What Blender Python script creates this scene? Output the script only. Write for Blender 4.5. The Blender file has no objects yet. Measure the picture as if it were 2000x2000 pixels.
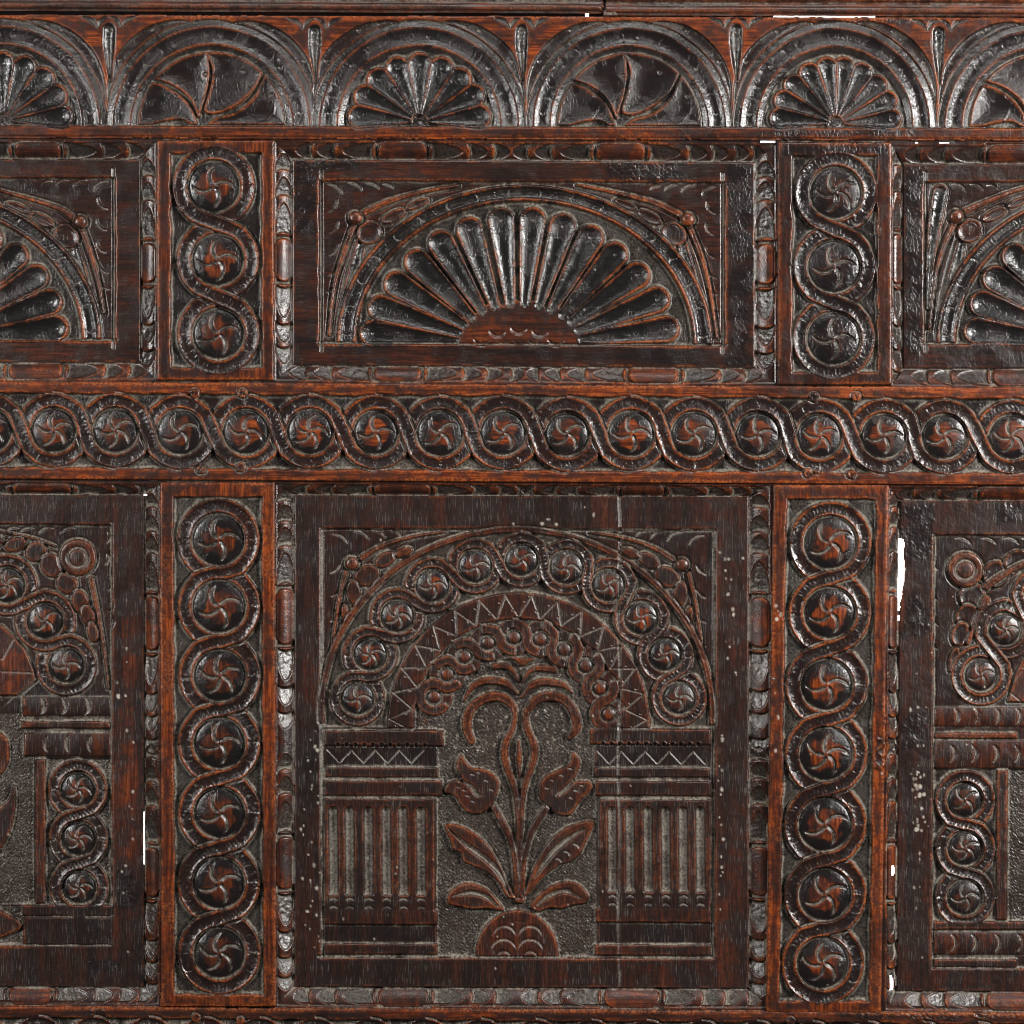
import bpy, math
import numpy as np

# ------------------------------------------------------------------ camera, light, exposure
U = 0.0005                      # one design unit = 0.5 mm; design x right, y down, origin top left of the view
BASE = -0.56                    # height of the foot of the headboard below its middle
sc = bpy.context.scene
C = bpy.context.collection
PI = math.pi

cam_d = bpy.data.cameras.new("camera")
cam = bpy.data.objects.new("camera", cam_d); C.objects.link(cam)
CAMD = 3.1
cam.location = (0, -CAMD, 0)
cam.rotation_euler = (PI / 2, 0, 0)
cam_d.sensor_width = 36
cam_d.lens = 36 * CAMD / 1.0
cam_d.clip_start = 0.1; cam_d.clip_end = 50
sc.camera = cam

w = bpy.data.worlds.new("World"); sc.world = w; w.use_nodes = True
w.node_tree.nodes["Background"].inputs[0].default_value = (1.0, 0.98, 0.96, 1)
w.node_tree.nodes["Background"].inputs[1].default_value = 0.06

def area(name, loc, target, sx, sy, power, col=(1, 0.97, 0.94)):
    l = bpy.data.lights.new(name, 'AREA'); l.shape = 'RECTANGLE'; l.size = sx; l.size_y = sy
    l.energy = power; l.color = col
    o = bpy.data.objects.new(name, l); C.objects.link(o); o.location = loc
    from mathutils import Vector
    d = Vector(target) - Vector(loc)
    o.rotation_euler = d.to_track_quat('-Z', 'Y').to_euler()
    return o
area("softbox_right", (1.75, -1.25, 0.6), (0.1, 0, 0.1), 0.36, 0.8, 88)
area("softbox_left", (-1.75, -1.35, 0.5), (0, 0, 0.1), 0.34, 0.8, 42)
area("softbox_overhead", (0.2, -1.2, 1.9), (0, 0, 0.1), 1.4, 0.4, 20)
area("added_backdrop_light_low", (0, 0.35, -1.1), (0, 1.2, 0.0), 1.6, 0.3, 60)  # unseen light added behind the board to whiten the backdrop
area("added_backdrop_light_high", (0, 0.35, 1.2), (0, 1.2, 0.1), 1.6, 0.3, 60)  # second added light, so the slits show bright white

sc.view_settings.view_transform = 'Standard'
sc.view_settings.look = 'None'
sc.view_settings.exposure = 0
sc.view_settings.gamma = 1
sc.view_settings.use_curve_mapping = False
sc.render.engine = 'CYCLES'
sc.cycles.max_bounces = 3
sc.cycles.diffuse_bounces = 1
sc.cycles.glossy_bounces = 2
sc.cycles.use_adaptive_sampling = True
sc.cycles.adaptive_threshold = 0.02
sc.cycles.use_denoising = True
sc.cycles.filter_width = 1.0

# ------------------------------------------------------------------ wood material
def wood(name, axis, pores=0.0, rough=0.34, crackle=0.5, dustmul=1.0, tone=1.0):
    m = bpy.data.materials.new(name); m.use_nodes = True
    nt = m.node_tree; N = nt.nodes; L = nt.links
    for n in list(N): N.remove(n)
    out = N.new('ShaderNodeOutputMaterial'); bs = N.new('ShaderNodeBsdfPrincipled')
    L.new(bs.outputs[0], out.inputs[0])
    tc = N.new('ShaderNodeTexCoord')
    spx = N.new('ShaderNodeSeparateXYZ'); cbx = N.new('ShaderNodeCombineXYZ')
    L.new(tc.outputs['Object'], spx.inputs[0]); L.new(spx.outputs[0], cbx.inputs[0]); L.new(spx.outputs[2], cbx.inputs[1])
    XZ = cbx.outputs[0]
    def mapping(scale, off=(0, 0, 0)):
        mp = N.new('ShaderNodeMapping'); mp.inputs['Scale'].default_value = scale; mp.inputs['Location'].default_value = off
        L.new(XZ, mp.inputs[0]); return mp.outputs[0]
    def noise(vec, scale, detail=3, rgh=0.55, dist=0.0):
        n = N.new('ShaderNodeTexNoise'); n.noise_dimensions = '2D'; n.inputs['Scale'].default_value = scale
        n.inputs['Detail'].default_value = detail; n.inputs['Roughness'].default_value = rgh
        n.inputs['Distortion'].default_value = dist
        if vec is None: vec = XZ
        L.new(vec, n.inputs['Vector']); return n.outputs[0]
    def val(x, i, node):
        if hasattr(x, 'is_output'): L.new(x, node.inputs[i])
        else: node.inputs[i].default_value = x
    def ma(op, a, b=0.0, clamp=False):
        n = N.new('ShaderNodeMath'); n.operation = op; n.use_clamp = clamp
        val(a, 0, n); val(b, 1, n); return n.outputs[0]
    def ramp(x, lo, hi, a=0.0, b=1.0):
        n = N.new('ShaderNodeMapRange'); n.interpolation_type = 'SMOOTHSTEP'
        val(x, 0, n); n.inputs[1].default_value = lo; n.inputs[2].default_value = hi
        n.inputs[3].default_value = a; n.inputs[4].default_value = b; return n.outputs[0]
    def mix(f, a, b):
        n = N.new('ShaderNodeMix'); n.data_type = 'RGBA'
        val(f, 0, n)
        for x, i in ((a, 6), (b, 7)):
            if hasattr(x, 'is_output'): L.new(x, n.inputs[i])
            else: n.inputs[i].default_value = (*x, 1)
        return n.outputs[2]
    def attr(nm):
        n = N.new('ShaderNodeAttribute'); n.attribute_name = nm; return n.outputs['Fac']
    red, wear, dust, blk, grain, blot2 = attr('red'), attr('wear'), attr('dust'), attr('black'), attr('grain'), attr('blotch')
    def g(al, ac): return mapping((al, ac, 1) if axis == 'x' else (ac, al, 1))
    fine = noise(g(22, 420), 1, 2, 0.6, 0.0)
    spots = noise(None, 420, 2, 0.6)
    T = lambda c: tuple(v * tone for v in c)
    c = mix(grain, T((0.0082, 0.0052, 0.0047)), T((0.0145, 0.0066, 0.0054)))
    redc = mix(ramp(fine, .36, .66), T((0.066, 0.0118, 0.0042)), T((0.215, 0.044, 0.0085)))
    redc = mix(blot2, redc, T((0.042, 0.0095, 0.0045)))
    c = mix(red, c, redc)
    c = mix(blk, c, (0.0062, 0.0058, 0.0060))
    wc = mix(ramp(spots, .38, .62), T((0.100, 0.018, 0.0055)), T((0.29, 0.076, 0.016)))
    c = mix(wear, c, wc)
    if pores:
        pr = noise(g(75, 1150), 1, 0, .5)
        pm = ma('MULTIPLY', ramp(pr, .70, .75), ramp(blot2, .0, .8, .35, 1.0))
        c = mix(ma('MULTIPLY', pm, pores, True), c, (0.15, 0.125, 0.105))
    dn = ma('MULTIPLY', dust, ramp(spots, .30, .66, .30, 1.2), True)
    dn = ma('MULTIPLY', dn, dustmul, True)
    c = mix(dn, c, (0.165, 0.142, 0.112))
    c = mix(attr('paint'), c, (0.50, 0.45, 0.38))
    L.new(c, bs.inputs['Base Color'])
    r = ma('ADD', rough, ma('MULTIPLY', dn, .4))
    r = ma('ADD', r, ma('MULTIPLY', ma('SUBTRACT', blot2, .5), .08))
    r = ma('SUBTRACT', r, ma('MULTIPLY', blk, .07))
    r = ma('ADD', r, ma('MULTIPLY', red, .08), True)
    L.new(r, bs.inputs['Roughness'])
    L.new(ma('SUBTRACT', 0.5, ma('MULTIPLY', ma('MAXIMUM', red, wear), .22)), bs.inputs['Specular IOR Level'])
    # relief finer than the mesh: grain, brush marks, crackled varnish
    vc = N.new('ShaderNodeTexVoronoi'); vc.voronoi_dimensions = '2D'; vc.feature = 'DISTANCE_TO_EDGE'; vc.inputs['Scale'].default_value = 330
    L.new(XZ, vc.inputs['Vector'])
    ck = ma('MULTIPLY', ramp(vc.outputs['Distance'], 0.0, 0.12), ma('MULTIPLY', blk, ramp(blot2, 0.0, .7, .25, 1.0)))
    h = ma('MULTIPLY', noise(None, 560, 2, .7), .9)
    h = ma('ADD', h, ma('MULTIPLY', ck, crackle))
    bp = N.new('ShaderNodeBump'); bp.inputs['Strength'].default_value = 0.36; bp.inputs['Distance'].default_value = 0.0006
    L.new(h, bp.inputs['Height']); L.new(bp.outputs[0], bs.inputs['Normal'])
    return m

M_RAIL = wood("oak_rail", 'x', rough=.32, crackle=1.0)
M_MUNT = wood("oak_muntin", 'z', rough=.30, crackle=.8)
M_UP = wood("oak_panel_lengthwise", 'x', rough=.31, crackle=.9, pores=.12)
M_LOW = wood("oak_panel_upright", 'z', rough=.36, crackle=.4, pores=.28)
M_MOULD_H = wood("oak_moulding", 'x', rough=.36, crackle=.4)

# ------------------------------------------------------------------ carving engine: boards are rasters of height
rng = np.random.RandomState(7)
TAB = rng.rand(256, 256)
def vnoise(X, Y, sx, sy=None, seed=0):
    if not sy or sy == sx: X, Y = .8 * X + .6 * Y, .8 * Y - .6 * X
    sy = sy or sx
    a = X / sx + seed * 17.31 + 500; b = Y / sy + seed * 9.77 + 500
    i = np.floor(a).astype(int); j = np.floor(b).astype(int)
    fa = a - i; fb = b - j
    fa = fa * fa * (3 - 2 * fa); fb = fb * fb * (3 - 2 * fb)
    i0 = i & 255; i1 = (i + 1) & 255; j0 = j & 255; j1 = (j + 1) & 255
    return ((TAB[j0, i0] * (1 - fa) + TAB[j0, i1] * fa) * (1 - fb) + (TAB[j1, i0] * (1 - fa) + TAB[j1, i1] * fa) * fb) * 2 - 1
def ss(x, a, b):
    t = np.clip((x - a) / (b - a), 0, 1); return t * t * (3 - 2 * t)
def catmull(P, n=8, closed=False):
    P = np.asarray(P, float)
    if closed: Q = np.vstack([P[-1], P, P[0], P[1]])
    else: Q = np.vstack([2 * P[0] - P[1], P, 2 * P[-1] - P[-2]])
    out = []
    for k in range(1, len(Q) - 2):
        p0, p1, p2, p3 = Q[k - 1:k + 3]
        t = np.linspace(0, 1, n, endpoint=False)[:, None]
        out.append(.5 * (2 * p1 + (p2 - p0) * t + (2 * p0 - 5 * p1 + 4 * p2 - p3) * t * t + (3 * p1 - p0 - 3 * p2 + p3) * t ** 3))
    if not closed: out.append(P[-1:])
    return np.vstack(out)

STEP = 1.75
def axis_coords(a, b, lo=0, hi=2000, step=STEP):
    pts = []
    if a < lo: pts += list(np.linspace(a, min(lo, b), max(2, int((min(lo, b) - a) / 4.5)), endpoint=False))
    s, e = max(a, lo), min(b, hi)
    if e > s: pts += list(np.linspace(s, e, max(2, int(round((e - s) / step)) + 1)))
    if b > hi:
        q = np.linspace(max(hi, a), b, max(2, int((b - max(hi, a)) / 4.5) + 1)); pts += list(q[1:] if e > s else q)
    return np.array(pts)

HEAD = bpy.data.objects.new("carved_headboard", None); C.objects.link(HEAD)
HEAD.location = (0, 0, BASE)
HEAD["label"] = "dark carved oak headboard with shell lunettes, guilloche rails and a central tulip panel"
HEAD["category"] = "headboard"

class Board:
    def __init__(s, name, x0, x1, y0, y1, mat, tilt=0.0, lean=0.0, cx=1000, cy=1000, label=None):
        s.name, s.mat, s.tilt, s.lean, s.cx, s.cy = name, mat, tilt, lean, cx, cy
        s.xs = axis_coords(x0, x1); s.ys = axis_coords(y0, y1)
        s.X, s.Y = np.meshgrid(s.xs, s.ys)
        z = np.zeros_like(s.X)
        s.H = z.copy(); s.L = np.zeros(z.shape, np.int32)
        s.red = z.copy(); s.black = z.copy(); s.xdust = z.copy(); s.xwear = z.copy(); s.paint = z.copy()
        s.hole = np.zeros(z.shape, bool); s.fhole = np.zeros((z.shape[0] - 1, z.shape[1] - 1), bool)
        s.pieces = [dict(name=name, parent=None, label=label, mat=mat)]
    def piece(s, name, parent=0, label=None, mat=None):
        s.pieces.append(dict(name=name, parent=parent, label=label, mat=mat or s.mat)); return len(s.pieces) - 1
    def win(s, x0, x1, y0, y1):
        i0 = np.searchsorted(s.xs, x0); i1 = np.searchsorted(s.xs, x1)
        j0 = np.searchsorted(s.ys, y0); j1 = np.searchsorted(s.ys, y1)
        if i1 <= i0 or j1 <= j0: return None
        return (slice(j0, j1), slice(i0, i1))
    def put(s, W, d, h, lab=None, soft=1.6, red=None, black=None):
        a = ss(d, -soft, soft)
        s.H[W] = s.H[W] * (1 - a) + h * a
        if lab is not None:
            s.L[W][d > 0] = lab; s.xdust[W] *= (1 - a); s.xwear[W] *= (1 - a)
        if red is not None: s.red[W] = s.red[W] * (1 - a) + red * a
        if black is not None: s.black[W] = s.black[W] * (1 - a) + black * a
    # ---- rectangles
    def rect(s, x0, x1, y0, y1, h, lab=None, soft=1.6, red=None, black=None, wob=0.8):
        W = s.win(x0 - 6, x1 + 6, y0 - 6, y1 + 6)
        if W is None: return
        X, Y = s.X[W], s.Y[W]
        d = np.minimum(np.minimum(X - x0, x1 - X), np.minimum(Y - y0, y1 - Y)) + wob * vnoise(X, Y, 22, seed=x0 % 7)
        if callable(h): h = h(X, Y, d)
        s.put(W, d, h, lab, soft, red, black)
    # ---- bands swept along a line
    def near(s, P, hw):
        P = np.asarray(P, float); hw = np.broadcast_to(np.asarray(hw, float), (len(P),)) if np.ndim(hw) == 0 else np.asarray(hw, float)
        m = hw.max() + 7
        W = s.win(P[:, 0].min() - m, P[:, 0].max() + m, P[:, 1].min() - m, P[:, 1].max() + m)
        if W is None: return None
        sh = s.X[W].shape
        D = np.full(sh, 1e6); V = np.zeros(sh); S = np.zeros(sh); HW = np.ones(sh); E = np.zeros(sh)
        j0, i0 = W[0].start, W[1].start
        acc = 0.0
        for k in range(len(P) - 1):
            a, b = P[k], P[k + 1]; l = np.hypot(*(b - a))
            if l < 1e-6: continue
            w2 = s.win(min(a[0], b[0]) - m, max(a[0], b[0]) + m, min(a[1], b[1]) - m, max(a[1], b[1]) + m)
            if w2 is not None:
                q = (slice(w2[0].start - j0, w2[0].stop - j0), slice(w2[1].start - i0, w2[1].stop - i0))
                dx, dy = s.X[w2] - a[0], s.Y[w2] - a[1]; tx, ty = (b - a) / l
                t0 = dx * tx + dy * ty; t = np.clip(t0, 0, l)
                ex, ey = dx - t * tx, dy - t * ty
                dist = np.hypot(ex, ey); better = dist < D[q]
                D[q] = np.where(better, dist, D[q])
                V[q] = np.where(better, np.sign(tx * ey - ty * ex) * dist, V[q])
                S[q] = np.where(better, acc + t, S[q])
                HW[q] = np.where(better, hw[k] + (hw[k + 1] - hw[k]) * t / l, HW[q])
                over = np.zeros(sh)[q]
                if k == 0: over = np.maximum(over, -t0)
                if k == len(P) - 2: over = np.maximum(over, t0 - l)
                E[q] = np.where(better, over, E[q])
            acc += l
        s.E = E
        return W, D, V, S, HW, acc
    def band(s, P, hw, top, hollow=4.0, rim=.17, lab=None, moat=0.0, hatch=0.0, period=7.5, ground=None, red=None, black=None, rimred=0.0, flush=False):
        r = s.near(P, hw)
        if r is None: return
        W, D, V, S, HW, acc = r
        q = D / HW
        if flush: D = np.where(s.E > 1.2, HW + 60, D); q = D / HW
        if moat:
            s.H[W] -= moat * np.exp(-((D - HW - 2.0) / 2.2) ** 2)
        prof = np.clip(1 - (q / (1 - rim)) ** 2, 0, 1)
        h = top - hollow * prof
        if hatch:
            hb = np.clip(.5 + .5 * np.cos(2 * PI * (S + 2.2 * q * q) / period), 0, 1) ** 2
            h = h - hatch * hb * ss(.66 - q, 0, .15) * ss(.30 - np.abs(S / max(acc, 1) - .5), 0, .06) * ss(vnoise(s.X[W], s.Y[W], 14, seed=5), -.6, .3)
        h = h - 1.2 * ss(q, .86, 1.05) + (.45 * vnoise(s.X[W], s.Y[W], 6, seed=17) + .3 * vnoise(s.X[W], s.Y[W], 3.2, seed=18)) * ss(.85 - q, 0, .2)
        s.put(W, HW - D, h, lab, 1.6, red, black)
        if rimred: 
            s.xwear[W] = np.maximum(s.xwear[W], rimred * ss(q, .76, .86) * ss(1.03 - q, 0, .08) * ss(vnoise(s.X[W], s.Y[W], 24, seed=15) + .4 * vnoise(s.X[W], s.Y[W], 6, seed=16), -.5, .35))
    def cut(s, P, w, dep, round_=True):
        r = s.near(P, w)
        if r is None: return
        W, D, V, S, HW, acc = r
        p = np.clip(1 - D / HW, 0, 1)
        s.H[W] -= dep * (p * (2 - p) if round_ else p)
        s.xdust[W] = np.maximum(s.xdust[W], (.7 if round_ else .45) * ss(p, .15, .6) * ss(vnoise(s.X[W], s.Y[W], 18, seed=19), -.6, .2))
    # ---- small incised crescents and dots
    def arc(s, cx, cy, r, a0, a1, wd, dep, out=True):
        W = s.win(cx - r - wd - 2, cx + r + wd + 2, cy - r - wd - 2, cy + r + wd + 2)
        if W is None: return
        dx, dy = s.X[W] - cx, s.Y[W] - cy
        rr = np.hypot(dx, dy); th = np.degrees(np.arctan2(-dy, dx))
        mid = (a0 + a1) / 2; half = (a1 - a0) / 2
        dt = (th - mid + 180) % 360 - 180
        tp = np.clip(1 - (dt / half) ** 2, 0, 1) ** .6
        e = (rr - r) if out else (r - rr)
        ww = np.maximum(wd * tp, .1)
        s.H[W] -= dep * tp * np.where(e > 0, np.clip(1 - e / ww, 0, 1), np.clip(1 + e / 1.5, 0, 1))
    def dot(s, cx, cy, r, dep):
        W = s.win(cx - r - 3, cx + r + 3, cy - r - 3, cy + r + 3)
        if W is None: return
        rr = np.hypot(s.X[W] - cx, s.Y[W] - cy)
        s.H[W] -= dep * (ss(r - rr, -1, 1.2))
        s.H[W] += .35 * dep * np.exp(-((rr - r - 1.2) / 1.2) ** 2)
    def spot(s, cx, cy, r, v=.8):
        W = s.win(cx - r - 3, cx + r + 3, cy - r - 3, cy + r + 3)
        if W is None: return
        rr = np.hypot(s.X[W] - cx, (s.Y[W] - cy) * rng.uniform(.55, 1.1)) + .8 * vnoise(s.X[W], s.Y[W], 3.0, seed=int(cx) % 29)
        s.paint[W] = np.maximum(s.paint[W], v * ss(r - rr, -1.0, 1.0))
    def spots(s, x0, x1, y0, y1, n, r=(1.2, 3.2)):
        for _ in range(int(n * .7)): s.spot(rng.normal((x0 + x1) / 2, (x1 - x0) / 4), rng.uniform(y0, y1), r[0] + (r[1] - r[0]) * rng.rand() ** 2.5, rng.uniform(.25, .7))
    # ---- polygon
    def poly(s, P, h, lab=None, smooth=6, hollow=0.0, span=18.0, red=None, black=None, soft=1.6, moat=0.0, clip=None, dome=0.0, rim=0.0):
        P = catmull(P, smooth, True) if smooth else np.asarray(P, float)
        m = 8
        W = s.win(P[:, 0].min() - m, P[:, 0].max() + m, P[:, 1].min() - m, P[:, 1].max() + m)
        if W is None: return None
        X, Y = s.X[W], s.Y[W]
        D = np.full(X.shape, 1e9); ins = np.zeros(X.shape, bool)
        for a, b in zip(P, np.roll(P, -1, 0)):
            e = b - a; l2 = e @ e
            if l2 < 1e-9: continue
            wx, wy = X - a[0], Y - a[1]
            t = np.clip((wx * e[0] + wy * e[1]) / l2, 0, 1)
            D = np.minimum(D, (wx - e[0] * t) ** 2 + (wy - e[1] * t) ** 2)
            c1 = (a[1] <= Y) != (b[1] <= Y)
            if e[1] != 0: ins ^= c1 & (X < a[0] + e[0] * (Y - a[1]) / e[1])
        d = np.sqrt(D) * np.where(ins, 1, -1)
        if clip is not None: d = np.minimum(d, clip(X, Y))
        if moat: s.H[W] -= moat * np.exp(-((-d - 2) / 2.2) ** 2) * (d < 1)
        hh = h
        if hollow: hh = h - hollow * (1 - (1 - np.clip(d / span, 0, 1)) ** 2)
        if dome: hh = h + dome * (1 - (1 - np.clip(d / span, 0, 1)) ** 2)
        s.put(W, d, hh, lab, soft, red, black)
        if rim: s.xwear[W] = np.maximum(s.xwear[W], rim * np.exp(-((d - 1.5) / 3.0) ** 2) * (d > -1) * ss(vnoise(s.X[W], s.Y[W], 30, seed=20), -.6, .3))
        return W, d
    # ---- whirling boss
    def boss(s, cx, cy, R, ground, top, rot=0.3, n=5, turn=1.25, lab=None, redc=.8, direction=1, squash=1.0, dep=None):
        W = s.win(cx - R - 10, cx + R + 10, cy - R - 10, cy + R + 10)
        if W is None: return
        dx, dy = s.X[W] - cx, (s.Y[W] - cy) * squash
        rr = np.hypot(dx, dy); q = rr / R
        s.H[W] = np.where(rr < R + 6, np.minimum(s.H[W], np.maximum(ground, s.H[W] - 20 * ss(R + 3 - rr, -1.5, 2))), s.H[W])
        dome = ground + (top - ground) * np.clip(1 - (q * .98) ** 2, 0, 1) ** .62
        th = np.arctan2(-dy, dx)
        sect = 2 * PI / n
        ph = (th - rot - direction * turn * q) * direction
        ph = (ph + sect / 2) % sect - sect / 2
        sd = ph * rr
        wc = R * .15
        dep = dep or R * .10
        c = np.where(sd > 0, np.clip(1 - sd / wc, 0, 1), np.clip(1 + sd / 2.2, 0, 1))
        env = ss(q, .02, .20) * ss(.92 - q, 0, .25)
        dome = dome - dep * c * env
        s.put(W, R - rr, dome, lab, 1.6, None, None)
        a = ss(R - rr, -1, 1)
        s.red[W] = s.red[W] * (1 - a); s.black[W] = s.black[W] * (1 - a) + .8 * a
        rm = ss(.62 - q + .16 * vnoise(s.X[W], s.Y[W], 11, seed=int(cx) % 13), -.08, .10) * (1 - np.clip(c * env * 1.6, 0, 1))
        s.red[W] = np.maximum(s.red[W], redc * rm); s.black[W] *= (1 - .95 * rm)
        s.xdust[W] = np.maximum(s.xdust[W], .55 * np.clip(c * env, 0, 1) * ss(sd, -1, 1.5))
    # ---- blur for wear and dust
    def blur(s, A, r):
        k = max(1, int(round(r / STEP)))
        for ax in (0, 1):
            pad = [(0, 0), (0, 0)]; pad[ax] = (k + 1, k)
            c = np.cumsum(np.pad(A, pad, 'edge'), axis=ax)
            if ax == 0: A = (c[2 * k + 1:] - c[:-2 * k - 1]) / (2 * k + 1)
            else: A = (c[:, 2 * k + 1:] - c[:, :-2 * k - 1]) / (2 * k + 1)
        return A
    # ---- mesh
    def build(s, thick=36, skirt=True, taper=0, wear=1.0, dust=1.0, rough=0.5, dtop=0.0):
        H = s.H + rough * (vnoise(s.X, s.Y, 37, seed=3) * .7 + vnoise(s.X, s.Y, 11, seed=4) * .35 + vnoise(s.X, s.Y, 4.5, seed=6) * .22)
        H = H + (.05 if s.mat is M_LOW else .12) * (vnoise(s.X, s.Y, 34, 2.1, seed=66) if s.mat in (M_RAIL, M_UP) else vnoise(s.X, s.Y, 2.1, 34, seed=66))
        b1 = s.blur(s.blur(s.H, 4), 4); b2 = s.blur(s.blur(s.H, 9), 9)
        ridge = np.clip((s.H - b1) / 1.7, 0, 1) * .65 + np.clip((s.H - b2) / 3.4, 0, 1) * .55
        cav = np.clip((b1 - s.H) / 2.2, 0, 1) * .8 + np.clip((b2 - s.H) / 5.0, 0, 1) * .45
        wv = np.clip(wear * (ridge - .24) * 1.0, 0, .8); wv = np.maximum(wv, s.xwear)
        # dust lies where it cannot be wiped, most of it on ledges that face up
        gy = np.gradient(b1, axis=0) / STEP
        dv = np.clip(dust * 1.5 * (cav - .20) * (1.0 + dtop * np.clip(gy * 2.0, -.8, 1.5)), 0, 1)
        def fb(sx, sy, seed): return .5 + .5 * (.6 * vnoise(s.X, s.Y, sx, sy, seed) + .3 * vnoise(s.X, s.Y, sx * .5, sy * .5, seed + 1) + .2 * vnoise(s.X, s.Y, sx * .25, sy * .25, seed + 2))
        gr = fb(150, 9, 101) if s.mat in (M_RAIL, M_UP) else fb(9, 150, 101)
        bl = fb(110, 110, 105); b2n = fb(30, 30, 109); b3 = fb(9, 9, 113)
        red = np.clip(s.red * (.42 + .9 * ss(.55 * gr + .45 * bl, .28, .66)) * (.55 + .5 * ss(b3, .30, .55)), 0, 1)
        blk = np.clip(s.black * (1 - .22 * ss(b2n, .30, .9)), 0, 1)
        wv = wv * (.10 + .90 * ss(.35 * bl + .35 * b2n + .30 * b3, .38, .60))
        dv = np.clip(dv, 0, 1) * (.22 + 1.0 * ss(.55 * b2n + .45 * b3, .32, .62))
        dv = np.maximum(np.clip(dv, 0, 1), s.xdust * dust * (.75 + .35 * b3)); wv = wv * (1 - np.clip(dv, 0, 1))
        Xw = s.X + s.lean * (s.Y - s.cy); Yw = s.Y + s.tilt * (s.X - s.cx)
        P = np.stack([(Xw - 1000) * U, -H * U, (1000 - Yw) * U - BASE], -1)
        du = np.gradient(P, axis=1); dvv = np.gradient(P, axis=0)
        nr = np.cross(dvv, du); nr /= np.maximum(np.linalg.norm(nr, axis=-1, keepdims=True), 1e-12)
        ny, nx = s.X.shape
        idx = np.arange(ny * nx).reshape(ny, nx)
        F = np.stack([idx[:-1, :-1], idx[1:, :-1], idx[1:, 1:], idx[:-1, 1:]], -1).reshape(-1, 4)
        FL = s.L[:-1, :-1].reshape(-1)
        ok = ~(s.hole[:-1, :-1] | s.hole[1:, 1:] | s.hole[:-1, 1:] | s.hole[1:, :-1] | s.fhole).reshape(-1)
        F = F[ok]; FL = FL[ok]
        order = np.argsort(FL, kind='stable'); F = F[order]; FL = FL[order]
        Pf = P.reshape(-1, 3); Nf = nr.reshape(-1, 3)
        AT = dict(red=red.reshape(-1), wear=wv.reshape(-1), dust=np.clip(dv, 0, 1).reshape(-1), black=blk.reshape(-1), paint=s.paint.reshape(-1), grain=ss(gr, .3, .7).reshape(-1), blotch=ss(b2n, .35, .7).reshape(-1))
        objs = {}
        for li, pc in enumerate(s.pieces):
            a, b = np.searchsorted(FL, li), np.searchsorted(FL, li + 1)
            if b - a < 4: continue
            f = F[a:b]; uq, inv = np.unique(f, return_inverse=True); f = inv.reshape(-1, 4)
            V = Pf[uq]; Nn = Nf[uq]; at = {k: v[uq] for k, v in AT.items()}
            nv = len(V); extra = []
            if li == 0 and skirt:
                ring = np.concatenate([idx[0, :], idx[1:, -1], idx[-1, -2::-1], idx[-2:0, 0]])
                RV = Pf[ring]; bk = RV.copy(); bk[:, 1] = thick * U
                if taper:
                    c0 = RV.mean(0); bk[:, 2] += np.sign(c0[2] - RV[:, 2]) * taper * U
                n = len(ring); o = nv
                V = np.vstack([V, RV, bk]); Nn = np.vstack([Nn, np.zeros((2 * n, 3))])
                i = np.arange(n); j = (i + 1) % n
                extra = np.stack([o + i, o + j, o + n + j, o + n + i], -1)
                for k in at:
                    e = np.zeros(2 * n)
                    if k == 'red': e[:] = .25
                    at[k] = np.concatenate([at[k], e])
                back = np.arange(o + n, o + 2 * n)
            me = bpy.data.meshes.new(pc['name'])
            quads = f if not len(extra) else np.vstack([f, extra])
            nq = len(quads); ng = 1 if len(extra) else 0
            lv = quads.reshape(-1)
            if ng: lv = np.concatenate([lv, back])
            me.vertices.add(len(V)); me.vertices.foreach_set('co', V.astype(np.float32).reshape(-1))
            me.loops.add(len(lv)); me.loops.foreach_set('vertex_index', lv.astype(np.int32))
            starts = np.arange(nq) * 4
            if ng: starts = np.concatenate([starts, [nq * 4]])
            me.polygons.add(nq + ng); me.polygons.foreach_set('loop_start', starts.astype(np.int32))
            sm = np.ones(nq + ng, bool); sm[len(f):] = False
            me.update(calc_edges=True); me.polygons.foreach_set('use_smooth', sm)
            for k, v in at.items():
                q = me.attributes.new(k, 'FLOAT', 'POINT'); q.data.foreach_set('value', v.astype(np.float32))
            me.validate()
            me.normals_split_custom_set_from_vertices(Nn.astype(np.float32))
            me.materials.append(pc['mat'])
            ob = bpy.data.objects.new(pc['name'], me); C.objects.link(ob)
            ob.parent = HEAD if pc['parent'] is None else objs.get(pc['parent'], objs.get(0))
            if pc['label']: ob['label'] = pc['label']
            objs[li] = ob
        return objs

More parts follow.
